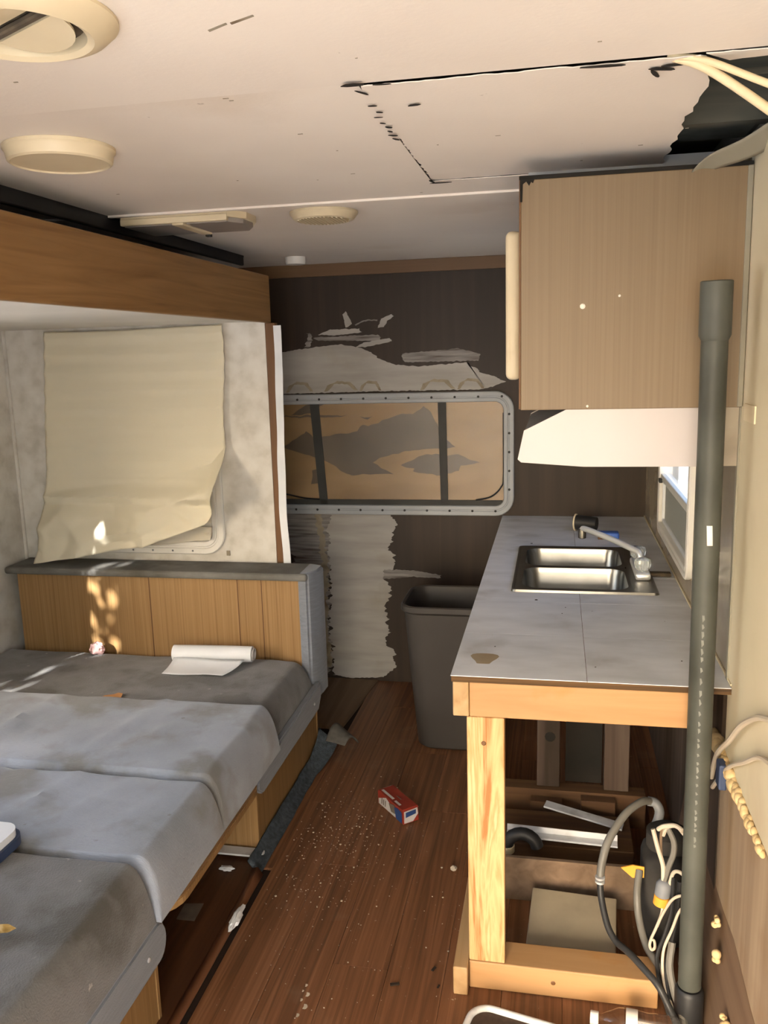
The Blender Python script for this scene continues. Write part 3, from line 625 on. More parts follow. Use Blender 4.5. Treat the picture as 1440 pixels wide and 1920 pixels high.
# ================================================================== CEILING FITTINGS
v1 = thing('ceiling_vent', 'dusty cream round ceiling vent with open dampers, at top left', 'vent', (-.63, .99, ZC))
obj('flange', B().lathe([(.118, 0), (.118, -.004), (.105, -.016), (.088, -.022), (.080, -.018), (.078, .0)], (-.63, .99, ZC-.0005), 48), 'cream_plastic', v1, smooth=True)
obj('throat', B().lathe([(.079, -.004), (.079, -.001)], (-.63, .99, ZC-.0005), 32), 'dust', v1)
def blade(sgn):
    pts = []
    for k in range(15):
        t = PI*k/14; pts.append((.064*math.cos(t), sgn*(.013+.052*math.sin(t)), -.010-.010*math.sin(t)))
    c, s = math.cos(-.5), math.sin(-.5)
    return B().poly([(-.63+a*c-b*s, .99+a*s+b*c, ZC+z) for a, b, z in pts], (0, 0, .003))
for s in (1, -1): obj('damper_blade', blade(s), 'cream_plastic', v1)
obj('crossbar', B().box(-.703, -.557, .985, .995, ZC-.014, ZC-.006, .002, 1, Matrix.Rotation(-.5, 3, 'Z')), 'dust', v1)
v2 = thing('ceiling_light', 'round yellowed puck light on the ceiling near the beam', 'light', (-.935, 1.575, ZC))
obj('housing', B().lathe([(.103, 0), (.103, -.006), (.099, -.010), (.096, -.026), (.091, -.029), (.089, -.026)], (-.935, 1.575, ZC-.0005), 48), 'cream_plastic', v2, smooth=True)
obj('lens', B().lathe([(.090, -.020), (.090, -.024), (.05, -.0245)], (-.935, 1.575, ZC), 48), 'lens', v2, smooth=True)
v3 = thing('ceiling_vent', 'small cream round ceiling vent with louvres, beyond the ceiling seam', 'vent', (-.66, 2.48, ZC))
obj('flange', B().lathe([(.098, 0), (.098, -.006), (.085, -.022), (.076, -.024), (.074, -.010)], (-.66, 2.48, ZC-.0005), 40), 'cream_plastic', v3, smooth=True)
obj('throat', B().lathe([(.075, -.008), (.075, -.004)], (-.66, 2.48, ZC), 32), 'dust', v3)
for k in range(-6, 7):
    w = math.sqrt(max(0, .073**2-(k*.0105)**2))
    obj('louvre', B().box(-.66+k*.0105-.004, -.66+k*.0105+.002, 2.48-w, 2.48+w, ZC-.026, ZC-.010, rot=Matrix.Rotation(.35, 3, 'Y')), 'cream_plastic', v3)
d = thing('dome_light', 'twin cream ceiling dome light beside the wooden beam', 'light', (-1.04, 2.44, ZC))
obj('housing', B().poly([(-1.22, 2.34, ZC), (-.90, 2.34, ZC), (-.865, 2.40, ZC), (-.865, 2.48, ZC), (-.90, 2.55, ZC), (-1.22, 2.55, ZC)], (0, 0, -.018)), 'cream_plastic', d)
obj('divider', B().box(-1.065, -1.03, 2.338, 2.552, ZC-.034, ZC-.017, .004), 'cream_plastic', d)
obj('rim', B().box(-1.22, -.90, 2.335, 2.352, ZC-.028, ZC-.010, .003), 'cream_plastic', d)
obj('lens', B().poly([(-1.215, 2.353, ZC-.018), (-1.068, 2.353, ZC-.018), (-1.068, 2.545, ZC-.018), (-1.215, 2.545, ZC-.018)], (0, 0, -.012)), 'dome_lens', d)
obj('lens', B().poly([(-1.027, 2.353, ZC-.018), (-.905, 2.353, ZC-.018), (-.875, 2.40, ZC-.018), (-.875, 2.48, ZC-.018), (-.91, 2.545, ZC-.018), (-1.027, 2.545, ZC-.018)], (0, 0, -.012)), 'dome_lens', d)
obj('switch', B().box(-1.052, -1.035, 2.545, 2.562, ZC-.040, ZC-.030, .002), 'black', d)
sm = obj('ceiling_sensor', B().lathe([(.043, 0), (.043, -.022), (.038, -.030), (.012, -.031)], (-1.075, 3.55, ZC), 28), 'white_plastic', smooth=True, origin=(-1.075, 3.55, ZC)); tag(sm, 'small white round sensor on the ceiling above the back wall', 'sensor')
for i, (lab, pts, r) in enumerate((('cream cable drooping from the ceiling hole, thicker and lower of two', [(.155, 1.378, 1.985), (.195, 1.372, 1.968), (.24, 1.35, 1.93), (.30, 1.30, 1.865), (.365, 1.24, 1.79), (.378, 1.1, 1.70), (.378, .8, 1.60)], .0065),
        ('cream cable drooping from the ceiling hole, thinner and upper of two', [(.15, 1.372, 1.985), (.20, 1.365, 1.972), (.26, 1.335, 1.935), (.32, 1.29, 1.89), (.372, 1.24, 1.835), (.381, 1.1, 1.76), (.381, .8, 1.7)], .005))):
    tag(obj('hanging_cable', B().tube(smooth_path(pts), r, 10), 'cable', smooth=True, origin=pts[0]), lab, 'cable')
tp = obj('torn_tape', B().grid(6, 12, lambda u, v: (.375-.11*v+.03*u*(1-v), 1.78+.14*v+.05*u, 1.975-.06*v*v-.03*u*(1-.3*v)-.01*math.sin(v*5))), 'tape', smooth=True, solid=.001, origin=(.33, 1.85, 1.96))
tag(tp, 'torn grey tape flap dangling beside the ceiling hole', 'tape')

# ================================================================== KITCHEN
CY = 1.925
cb = thing('wall_cabinet', 'worn light oak wall cabinet with bare end panel above the hood', 'cabinet', (.15, 2.4, 1.445))
obj('end_panel', B().box(-.079, XR-.002, CY, CY+.015, 1.445, 1.930, .002), 'cab', cb)
obj('carcass', B().box(-.070, XR-.002, CY+.016, 2.90, 1.447, 1.928), 'oak_dark', cb)
obj('front_edge', B().box(-.083, -.079, CY+.001, CY+.03, 1.447, 1.932, .001), 'oak_dark', cb)
obj('top_shade_strip', B().box(-.083, XR-.002, CY-.001, CY+.014, 1.930, 1.938, .001), 'dark_gap', cb)  # dark strip painting the shadow gap between cabinet and ceiling
for (x, z, r) in ((.052, 1.665, .006), (.128, 1.684, .003), (.065, 1.452, .003)):
    obj('paint_fleck', B().lathe([(r, 0), (r*.7, .0015)], (x, CY-.0002, z), 9, (0, -1, 0)), 'label', cb)
obj('chipped_corner', B().poly([(-.081, CY-.0006, 1.931), (-.05, CY-.0006, 1.931), (-.054, CY-.0006, 1.922), (-.058, CY-.0006, 1.925), (-.062, CY-.0006, 1.917), (-.068, CY-.0006, 1.926), (-.075, CY-.0006, 1.921), (-.076, CY-.0006, 1.885), (-.081, CY-.0006, 1.885)], (0, .001, 0)), 'dark_gap', cb)
dp = B().box(-.120, -.084, 2.06, 2.50, 1.507, 1.846, .014, 4); 
obj('front_cover', dp, 'cream_plastic', cb, smooth=True, label='cream rounded cover on the cabinet front')
obj('side_strip', B().box(XR-.012, XR-.001, CY-.003, CY+.012, 1.446, 1.93, .002), 'tape', cb)
hd = thing('range_hood', 'white enamel range hood under the wall cabinet', 'hood', (.13, 2.15, 1.32))
prof = [(-.079, 1.444), (-.060, 1.444), (.338, 1.444), (.338, 1.316), (.05, 1.316), (-.078, 1.327), (-.086, 1.334), (-.083, 1.352), (-.072, 1.397), (-.010, 1.432), (.02, 1.4445)]
pr = [(-.086, 1.334), (-.078, 1.327), (.06, 1.317), (.338, 1.317), (.338, 1.4445), (.02, 1.4445), (-.072, 1.399)]
for yy in (CY+.012, 2.46): obj('side_panel', B().poly([(a, yy, c) for a, c in pr], (0, .006, 0)), 'hood', hd)
obj('front_panel', B().poly([(-.084, CY+.018, 1.336), (-.084, 2.46, 1.336), (-.071, 2.46, 1.398), (-.071, CY+.018, 1.398)], (.006, 0, 0)), 'hood', hd)
obj('top_slope', B().poly([(-.070, CY+.018, 1.398), (-.070, 2.46, 1.398), (.02, 2.46, 1.443), (.02, CY+.018, 1.443)], (.004, 0, -.004)), 'grey_plastic', hd)
obj('underside', B().box(-.05, .335, CY+.018, 2.46, 1.345, 1.350), 'grey_plastic', hd)
obj('back_panel', B().box(.338, XR-.001, CY+.016, 2.46, 1.318, 1.444), 'splash', hd)

# ---- counter
ZT = .83; CX0, CX1, CYF = -.238, XR-.001, 1.892
kc = thing('kitchen_counter', 'unfinished counter of pine framing topped with grey vinyl tiles', 'counter', (.07, 2.8, 0))
hole = (-.122, .262, 2.632, 3.208)
def around(x0, x1, y0, y1):
    hx0, hx1, hy0, hy1 = hole
    if x1 <= hx0 or x0 >= hx1 or y1 <= hy0 or y0 >= hy1: return [(x0, x1, y0, y1)]
    out = []
    if y0 < hy0: out.append((x0, x1, y0, hy0))
    if y1 > hy1: out.append((x0, x1, hy1, y1))
    a, b = max(y0, hy0), min(y1, hy1)
    if x0 < hx0: out.append((x0, hx0, a, b))
    if x1 > hx1: out.append((hx1, x1, a, b))
    return out
b = B()
for q in around(CX0, CX1, CYF, YB-.002): b.box(*q, ZT-.016, ZT-.0015)
obj('plywood_top', b, 'ply_edge', kc)
ys = [CYF-.002, 2.203, 2.508, 2.813, 3.118, 3.423, 3.728, YB-.002]; xs = [CX0-.002, .0735, CX1]
for i in range(2):
    for j in range(7):
        qs = around(xs[i]+.0006, xs[i+1]-.0006, ys[j]+.0006, ys[j+1]-.0006)
        if not qs: continue
        b = B()
        for q in qs: b.box(*q, ZT-.0015, ZT+random.uniform(0, .0003))
        obj('counter_tile', b, 'tile', kc, origin=((xs[i]+xs[i+1])/2, (ys[j]+ys[j+1])/2, ZT))
q = [(-.170+.03*math.cos(a)*(1+.3*math.sin(3*a)), 2.01+.045*math.sin(a)*(1+.2*math.cos(2*a)), ZT+.0003) for a in [2*PI*k/20 for k in range(20)]]
obj('counter_stain', B().poly(q, (0, 0, .0003)), 'tilestain', kc)
for (x, y, r) in ((-.056, 2.53, .005), (-.092, 3.30, .005), (.03, 2.46, .002), (-.15, 2.1, .002), (.30, 2.05, .002), (.02, 2.40, .002)):
    obj('burn_mark', B().lathe([(r, 0), (r*.8, .0008)], (x, y, ZT+.0003), 10), 'debris_dark', kc)
obj('side_rail', B().box(CX0+.003, CX0+.041, CYF, YB-.005, .728, ZT-.0165, .003), 'pine_y', kc)
obj('apron', B().box(CX0+.042, CX1-.05, CYF+.001, CYF+.039, .728, ZT-.0165, .003), 'pine_x', kc)
obj('post', B().box(-.203, -.114, CYF+.002, CYF+.040, .077, .727, .003), 'pine', kc)
obj('bottom_plate', B().box(-.203, .252, CYF+.0, CYF+.088, .001, .076, .003, 2), 'pine_x', kc)
obj('side_plate', B().box(CX0-.002, CX0+.034, CYF-.03, 3.2, .001, .078, .003), 'pine_y', kc)
obj('joist', B().box(CX0+.042, CX1-.01, 2.30, 2.338, .735, ZT-.017, .002), 'dark_wood_x', kc)
obj('joist', B().box(CX0+.042, CX1-.01, 3.42, 3.458, .735, ZT-.017, .002), 'dark_wood_x', kc)
obj('knot', B().lathe([(.006, 0), (.004, .001)], (-.163, CYF+.0018, .662), 9, (0, -1, 0)), 'oak_dark', kc)
obj('knot', B().lathe([(.006, 0), (.004, .001)], (.004, CYF-.0003, .040), 9, (0, -1, 0)), 'oak_dark', kc)

# ---- sink
sk = thing('kitchen_sink', 'stainless steel double bowl sink set in the grey counter', 'sink', (.09, 2.92, ZT))
SX0, SX1, SY_0, SY_1 = -.135, .31, 2.612, 3.228; ZR = ZT+.007
bowls = ((-.105, .226, 2.645, 2.905), (-.105, .226, 2.935, 3.195))
rim = B()
def ringplate(b, ox0, ox1, oy0, oy1, ix0, ix1, iy0, iy1, r, z):
    inner = rrect(ix0, ix1, iy0, iy1, r, 8); cx, cy = (ix0+ix1)/2, (iy0+iy1)/2; outer = []
    for px, py in inner:
        dx, dy = px-cx, py-cy; t = min(((ox1-cx) if dx > 0 else (ox0-cx))/dx if abs(dx) > 1e-9 else 1e9, ((oy1-cy) if dy > 0 else (oy0-cy))/dy if abs(dy) > 1e-9 else 1e9)
        outer.append((cx+dx*t, cy+dy*t))
    o = b.loop([(p[0], p[1], z) for p in outer]); i = b.loop([(p[0], p[1], z-.001) for p in inner]); i2 = b.loop([(p[0], p[1], z-.012) for p in inner])
    b.loft([o, i, i2], caps=False)
ym = 2.92
ringplate(rim, SX0, .235, SY_0, ym, *bowls[0], .05, ZR); ringplate(rim, SX0, .235, ym, SY_1, *bowls[1], .05, ZR)
rim.bm.faces.new(rim.loop([(.235, SY_0, ZR), (SX1, SY_0, ZR), (SX1, SY_1, ZR), (.235, SY_1, ZR)]))
lp = rrect(SX0, SX1, SY_0, SY_1, .015, 4)
rim.loft([rim.loop([(a, c, ZT+.0006) for a, c in rrect(SX0-.002, SX1+.002, SY_0-.002, SY_1+.002, .015, 4)]), rim.loop([(a, c, ZR+.001) for a, c in lp]), rim.loop([(a, c, ZR+.001) for a, c in rrect(SX0+.006, SX1-.006, SY_0+.006, SY_1-.006, .012, 4)]), rim.loop([(a, c, ZR) for a, c in rrect(SX0+.009, SX1-.009, SY_0+.009, SY_1-.009, .01, 4)])], caps=False)
obj('rim', rim, 'steel_rim', sk, smooth=True)
for bw in bowls:
    b = B(); rings = []
    for ins, z in ((0, ZR-.002), (.004, ZR-.02), (.010, ZR-.13), (.022, ZR-.150), (.05, ZR-.158)):
        rings.append(b.loop([(a, c, z) for a, c in rrect(bw[0]+ins, bw[1]-ins, bw[2]+ins, bw[3]-ins, .05, 8)]))
    b.loft(rings, caps=False); b.bm.faces.new(rings[-1])
    bo_ = obj('bowl', b, 'steel', sk, smooth=True)
    obj('drain', B().lathe([(.04, 0), (.04, .002), (.03, .003), (.028, .001)], ((bw[0]+bw[1])/2, (bw[2]+bw[3])/2, ZR-.1578), 24), 'chrome', bo_, smooth=True)
fc = thing('faucet', 'chrome swivel faucet with two clear acrylic knobs behind the sink', 'faucet', (.275, 2.88, ZR))
obj('base', B().box(.252, .300, 2.755, 2.985, ZR+.0005, ZR+.024, .008, 3), 'chrome', fc, smooth=True)
sp = [(.276, 2.87, ZR+.024), (.276, 2.87, ZR+.055), (.262, 2.89, ZR+.068), (.19, 2.98, ZR+.085), (.105, 3.085, ZR+.098), (.095, 3.10, ZR+.092)]
obj('spout', B().tube(smooth_path(sp, 8), .0105, 14), 'chrome', fc, smooth=True)
obj('aerator', B().lathe([(.013, .012), (.014, 0), (.014, -.022), (.011, -.024)], (.094, 3.102, ZR+.085), 18), 'steel_rim', fc, smooth=True)
for yy in (2.785, 2.955):
    k = B(); rings = []
    for r, h in ((.014, .025), (.018, .030), (.023, .036), (.025, .052), (.023, .064), (.014, .068)):
        rings.append(k.loop([(.276+r*(1+.06*math.cos(8*a))*math.cos(a), yy+r*(1+.06*math.cos(8*a))*math.sin(a), ZR+h) for a in [2*PI*i/32 for i in range(32)]]))
    k.loft(rings); obj('knob', k, 'acrylic', fc)
cu = thing('brown_cup', 'dark brown tumbler lying on its side behind the sink', 'cup', (.10, 3.55, ZT))
ax = Vector((.95, -.3, 0)).normalized()
obj('body', B().lathe([(.026, 0), (.027, .002), (.031, .085), (.034, .088), (.030, .086), (.024, .004)], (.165, 3.53, ZT+.0355), 24, -ax), 'black', cu, smooth=True)
obj('lip', B().lathe([(.031, .085), (.035, .086), (.035, .091), (.031, .091)], (.165, 3.53, ZT+.0355), 24, -ax, caps=False), 'cream_plastic', cu, smooth=True)
bl = thing('sponge', 'small blue sponge lying beyond the faucet', 'sponge', (.21, 3.42, ZT))
obj('pad', B().box(.165, .245, 3.39, 3.445, ZT+.001, ZT+.026, .006, 3), 'blue', bl, smooth=True); obj('scrub_face', B().box(.163, .20, 3.386, 3.392, ZT+.001, ZT+.022, .002), 'oak_dark', bl)
tag(obj('dark_strip', B().box(.302, .372, 2.83, 2.86, ZT+.0008, ZT+.014, .004), 'dust', origin=(.33, 2.84, ZT)), 'dark grey strip lying between faucet and window', 'strip')

# ---- vent pipe
ptop, pbot = Vector((.304, 1.815, 1.700)), Vector((.318, 1.865, .10))
pp = thing('drain_pipe', 'tall black plastic pipe standing in front of the counter', 'pipe', (.318, 1.865, 0))
obj('tube', B().tube([pbot, pbot+(ptop-pbot)*.95], .026, 28), 'abs', pp, smooth=True)
dd = (ptop-pbot).normalized()
obj('coupling', B().lathe([(.026, -.115), (.031, -.105), (.031, -.002), (.028, 0), (.0245, -.001), (.0245, -.05)], ptop, 28, dd), 'abs', pp, smooth=True)
obj('foot_coupling', B().lathe([(.033, .001), (.033, .085), (.030, .092), (.027, .095)], (.318, 1.865, .0), 28), 'black', pp, smooth=True)
def on_pipe(z, ang, r=.0263):
    t = (z-pbot.z)/(ptop.z-pbot.z); p = pbot+(ptop-pbot)*t
    return p + Vector((math.sin(ang)*r, -math.cos(ang)*r, 0))
st = B()
st.loft([[st.bm.verts.new(on_pipe(1.215-.05*i/4, a, .0268)) for a in [-.30+.36*j/8 for j in range(9)]] for i in range(5)], caps=False) if False else None
g = [[st.bm.verts.new(on_pipe(1.213-.042*i/4, -.22+.42*j/8+.02*i, .0268)) for j in range(9)] for i in range(5)]
for i in range(4):
    for j in range(8): st.bm.faces.new((g[i][j], g[i+1][j], g[i+1][j+1], g[i][j+1]))
obj('sticker', st, 'label', pp, label='small white sticker on the pipe')
pm = B()
z = 1.02
while z > .47:
    h = random.choice((.008, .012, .016)); 
    a0 = -.30; 
    vs = [pm.bm.verts.new(on_pipe(z-dz, a0+da, .0265)) for dz, da in ((0, 0), (0, random.uniform(.08, .22)), (h*.6, .22), (h, .05))]
    pm.bm.faces.new(vs); z -= h+random.choice((.003, .004, .012))
obj('faded_print', pm, 'print', pp)

# ---- under the counter
sf = thing('stud_frame', 'dark stud framing under the counter, at its far end', 'framing', (.08, 2.75, 0))
for x0, x1 in ((-.055, .02), (.165, .245)): obj('stud', B().box(x0, x1, 2.72, 2.758, .12, .668, .002), 'dark_wood', sf)
obj('sill', B().box(-.19, .30, 2.70, 2.76, .001, .118, .002), 'dark_wood_x', sf)
obj('sill_block', B().box(-.075, .03, 2.66, 2.698, .001, .095, .002), 'dark_wood_x', sf)
obj('sill_block', B().box(.09, .20, 2.66, 2.698, .001, .11, .002), 'dark_wood_x', sf)
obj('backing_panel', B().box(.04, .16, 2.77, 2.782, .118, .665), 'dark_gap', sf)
obj('knot', B().lathe([(.018, 0), (.012, .001)], (-.012, 2.7195, .30), 10, (0, -1, 0)), 'dark_gap', sf)
tag(obj('upright_panel', B().box(-.19, .24, 2.262, 2.276, .001, .135, .001), 'ply', origin=(.02, 2.27, 0)), 'brown panel standing on edge across the floor under the counter', 'panel')
tag(obj('beige_board', B().box(-.115, .115, -.012, .012, 0, .225, .003), 'beige', origin=(0, 0, 0)), 'beige board leaning under the counter behind the pine post', 'board')
bb = bpy.data.objects['beige_board']
bb.matrix_world = Matrix.Translation((.045, 1.995, .0135)) @ Matrix.Rotation(-.07, 4, 'Z') @ Matrix.Rotation(math.radians(-77), 4, 'X')
wt = thing('white_trim', 'white trim strip lying under the counter, nearer and lower of two', 'trim strip', (.03, 2.45, .1))
obj('strip', B().box(-.14, .19, 2.40, 2.43, .112, .118, .001, 1, Matrix.Rotation(-.05, 3, 'Z')).box(-.14, .19, 2.43, 2.434, .112, .136, .001, 1, Matrix.Rotation(-.05, 3, 'Z'), (.025, 2.415, .115)), 'white_metal', wt)
w_ = thing('white_trim', 'white trim strip propped at a slant under the counter, farther of two', 'trim strip', (.06, 2.55, .1))
obj('strip', B().box(-.03, .22, 2.56, 2.60, .10, .106, .001, 1, Matrix.Rotation(-.22, 3, 'Z') @ Matrix.Rotation(.12, 3, 'Y')), 'white_metal', w_)
tag(obj('block', B().box(-.17, .24, 2.42, 2.62, .001, .085, .003), 'dark_wood_x', origin=(.0, 2.5, 0)), 'dark wooden block behind the brown panel under the counter', 'block')
el = thing('pipe_elbow', 'black plastic elbow lying behind the brown panel', 'pipe', (-.10, 2.36, .1))
obj('elbow', B().tube([(-.135+.045*(1-math.cos(t)), 2.35, .115+.045*math.sin(t)) for t in [PI*.95*k/10 for k in range(11)]], .019, 14), 'black', el, smooth=True)
obj('collar', B().lathe([(.023, 0), (.023, .02)], (-.135, 2.35, .10), 16), 'cream_plastic', el, smooth=True)
def tubes(name, label, cat, pts, r, m, n=10, group=None, k=8):
    return tag(obj(name, B().tube(smooth_path(pts, k), r, n), m, smooth=True, origin=pts[0]), label, cat, group)
hs = thing('supply_hose', 'grey water hose arching under the counter into a dark hose', 'hose', (.17, 2.2, .3))
obj('grey_length', B().tube(smooth_path([(.262, 2.25, .350), (.235, 2.22, .362), (.19, 2.18, .345), (.145, 2.13, .295), (.127, 2.10, .245), (.122, 2.08, .205)], 8), .0105, 12), 'hose', hs, smooth=True)
obj('dark_length', B().tube(smooth_path([(.122, 2.08, .21), (.125, 2.06, .17), (.14, 2.02, .12), (.16, 1.99, .10), (.185, 1.95, .105), (.215, 1.90, .105), (.248, 1.86, .09), (.272, 1.84, .05), (.30, 1.79, .012), (.315, 1.72, .010)], 8), .0085, 12), 'hose_dark', hs, smooth=True)
for z in (.214, .203): obj('clamp', B().lathe([(.0125, 0), (.0125, .006)], (.122, 2.079, z), 16), 'chrome', hs, smooth=True)
el2 = obj('fitting', B().tube(smooth_path([(.255, 2.25, .350), (.275, 2.25, .345), (.285, 2.24, .325), (.275, 2.22, .30), (.262, 2.21, .292)], 6), .013, 12), 'grey_plastic', hs, smooth=True)
tubes('loose_hose', 'pale grey hose end hanging below the wire bundle', 'hose', [(.222, 2.10, .235), (.215, 2.07, .19), (.218, 2.04, .14), (.232, 1.99, .10), (.252, 1.94, .092), (.268, 1.92, .082)], .0095, 'hose', 12)
pu = thing('water_pump', 'dark pump housing with yellow cap under the counter by the wall', 'pump', (.29, 2.15, .0))
obj('body', B().box(.235, .345, 2.10, 2.24, .001, .265, .03, 3), 'pump', pu, smooth=True)
obj('head', B().lathe([(.05, 0), (.055, .01), (.055, .05), (.04, .06)], (.30, 2.18, .255), 20), 'pump', pu, smooth=True)
obj('yellow_tag', B().poly([(.175, 2.098, .238), (.205, 2.098, .248), (.234, 2.098, .245), (.234, 2.098, .215), (.205, 2.098, .212)], (0, .004, 0)), 'yellow', pu)
cn = thing('wire_connector', 'grey and yellow wire connector hanging from cables', 'connector', (.262, 1.96, .24))
obj('grey_shell', B().lathe([(.016, .0), (.0185, .002), (.0185, .030), (.014, .038), (.006, .042)], (.262, 1.96, .262), 20, (.12, 0, 1)), 'grey_plastic', cn, smooth=True)
obj('yellow_cap', B().lathe([(.013, -.024), (.0185, -.022), (.0185, 0), (.0165, .001)], (.262, 1.96, .261), 20, (.12, 0, 1)), 'yellow', cn, smooth=True)
wires = (('white wire looping from the pipe over the connector', [(.30, 1.93, .455), (.285, 1.95, .455), (.262, 1.97, .44), (.25, 1.98, .425)], .0055, 'wire'),
 ('white wire beside the connector, second loop from the pipe', [(.305, 1.94, .44), (.29, 1.96, .448), (.27, 1.975, .435), (.262, 1.98, .41)], .005, 'wire'),
 ('pale split cable rising from the connector, left branch', [(.264, 1.96, .302), (.262, 1.965, .34), (.250, 1.97, .38), (.238, 1.98, .425)], .0055, 'wire'),
 ('grey split cable rising from the connector, right branch', [(.266, 1.96, .302), (.276, 1.965, .34), (.286, 1.97, .37), (.286, 1.975, .40), (.272, 1.98, .43)], .007, 'hose'),
 ('thin brown wire standing between the split cables', [(.265, 1.965, .315), (.258, 1.975, .37), (.258, 1.98, .42), (.266, 1.985, .435)], .0035, 'ply'),
 ('white wire arching from the connector to the pipe', [(.278, 1.955, .297), (.284, 1.95, .33), (.295, 1.94, .342), (.312, 1.93, .335)], .0045, 'wire'),
 ('white wire sweeping from pipe down to a small loop', [(.312, 1.93, .285), (.296, 1.93, .284), (.28, 1.94, .262), (.262, 1.95, .215), (.248, 1.95, .175), (.238, 1.95, .145), (.236, 1.95, .128), (.241, 1.95, .118), (.248, 1.95, .125), (.246, 1.95, .143), (.239, 1.95, .146)], .0035, 'wire'),
 ('long white wire trailing down beside the pipe foot', [(.315, 1.92, .27), (.297, 1.92, .25), (.282, 1.92, .20), (.266, 1.92, .15), (.262, 1.91, .11), (.266, 1.90, .07), (.28, 1.88, .035), (.292, 1.85, .010)], .0035, 'wire'),
 ('short white wire below the connector in the bundle', [(.264, 1.955, .238), (.262, 1.955, .215), (.252, 1.955, .18)], .004, 'wire'),
 ('black wire hanging closest to the connector', [(.285, 1.95, .32), (.283, 1.94, .24), (.268, 1.93, .18), (.25, 1.92, .12), (.258, 1.90, .06), (.275, 1.87, .008)], .005, 'black'),
 ('black wire hanging between connector and pipe', [(.30, 1.95, .31), (.296, 1.94, .23), (.283, 1.93, .16), (.27, 1.91, .09), (.28, 1.88, .03), (.29, 1.86, .008)], .0055, 'black'),
 ('thick grey cable curving down to the pipe foot', [(.285, 1.93, .16), (.278, 1.91, .11), (.286, 1.88, .065), (.30, 1.85, .035), (.306, 1.80, .012), (.305, 1.72, .010)], .009, 'hose'))
for lab, pts, r, m in wires: tubes('loose_wire', lab, 'wire', pts, r, m, 8, 'loose wires under the counter', 6)
wb2 = (('pale wire curving down the cream wall, left of two', [(.372, 1.50, .93), (.372, 1.60, .89), (.371, 1.72, .82), (.370, 1.82, .74), (.366, 1.92, .66), (.362, 1.96, .58)], .006),
       ('pale wire curving down the cream wall, right of two', [(.377, 1.45, .86), (.376, 1.58, .82), (.376, 1.70, .75), (.374, 1.82, .68), (.372, 1.92, .60), (.368, 1.97, .55)], .005))
for lab, pts, r in wb2: tubes('wall_wire', lab, 'wire', pts, r, 'wire', 8, 'wires on the cream wall')
tag(obj('blue_tape', B().box(.360, .378, 1.86, 1.90, .60, .66, .004), 'navy', origin=(.37, 1.88, .63)), 'dark blue tape wrap where the wall wires meet', 'tape')
fo = B()
random.seed(21)
for k in range(70):
    t = k/69; y = 2.05-.50*t; r = (.021-.012*t)*random.uniform(.7, 1.1)
    bmesh.ops.create_icosphere(fo.bm, subdivisions=2, radius=max(.005, r), matrix=Matrix.Translation((XR-.002+random.uniform(-.004, .002), y, .645+random.uniform(-.006, .004))) @ Matrix.Diagonal((.8, 1.4, 1, 1)))
tag(obj('foam_bead', fo, 'foam', smooth=True, origin=(XR, 1.8, .645)), 'bead of yellow spray foam along the bottom edge of the cream wall', 'spray foam')
for lab, x, y, z, r in (('foam blob on the brown wall base, highest of four', .372, 1.88, .26, .012), ('ragged foam blob on the brown wall base, second from top', .366, 1.83, .21, .016), ('foam blob on the brown wall base, near the lower right corner', .362, 1.70, .15, .014), ('foam blob at the very bottom beside the pipe foot', .352, 1.72, .02, .018)):
    b = B()
    for k in range(9): bmesh.ops.create_icosphere(b.bm, subdivisions=2, radius=r*random.uniform(.25, .7), matrix=Matrix.Translation((x+random.uniform(-.2, .4)*r, y+random.uniform(-.8, .8)*r, z+random.uniform(-.8, .8)*r)))
    tag(obj('foam_blob', b, 'foam', smooth=True, origin=(x, y, z)), lab, 'spray foam')

# ================================================================== LOOSE THINGS
tc_ = thing('waste_bin', 'tall grey-brown plastic waste bin between counter and back wall', 'bin', (-.40, 3.30, 0))
b = B(); rings = []
for ins, z in ((.052, .002), (.044, .010), (.022, .32), (.006, .575), (.0, .580), (-.006, .586), (-.006, .606), (0, .610), (.008, .606), (.012, .575), (.05, .02)):
    rings.append(b.loop([(a, c, z) for a, c in rrect(-.590+ins, -.235-ins, 3.13+ins, 3.45-ins, .07, 8)]))
b.loft(rings); obj('bin_body', b, 'bin', tc_, smooth=True)

rl = thing('plastic_roll', 'white roll of film with a loose flap on the far bench cushion', 'roll', (-1.33, 2.97, .395))
p0, p1 = Vector((-1.475, 2.985, .434)), Vector((-1.155, 3.01, .434)); dx = (p1-p0).normalized()
obj('roll_body', B().lathe([(.022, .0), (.033, 0), (.033, .20), (.031, .318), (.025, .318), (.025, .30)], p0, 28, dx), 'white_roll', rl, smooth=True)
obj('core', B().lathe([(.0245, .0), (.0245, .326), (.019, .326), (.019, .29)], p0, 24, dx), 'card_white', rl, smooth=True)
obj('loose_flap', B().grid(12, 10, lambda u, v: (-1.462+.29*u-.05*u*v*(1 if u > .6 else .4), 2.955-.115*v*(1-.1*u), .405+.024*(1-v)**3+.002*math.sin(u*7+v*3))), 'white_roll', rl, smooth=True, solid=.0008)
def crumple(name, lab, cat, c, rx, ry, rz, m, seed, fl=.35):
    b = B(); bmesh.ops.create_icosphere(b.bm, subdivisions=3, radius=1)
    for v in b.bm.verts:
        k = 1+fl*noise.noise(v.co*1.7+Vector((seed, 0, 0)))+fl*.5*noise.noise(v.co*4+Vector((0, seed, 0)))
        v.co = Vector((c[0]+v.co.x*k*rx, c[1]+v.co.y*k*ry, c[2]+max(-.9, v.co.z*k)*rz))
    return tag(obj(name, b, m, origin=c), lab, cat)
crumple('crumpled_tissue', 'small crumpled pink tissue against the bench back panel', 'tissue', (-1.845, 3.04, .418), .034, .022, .026, 'pink', 3)
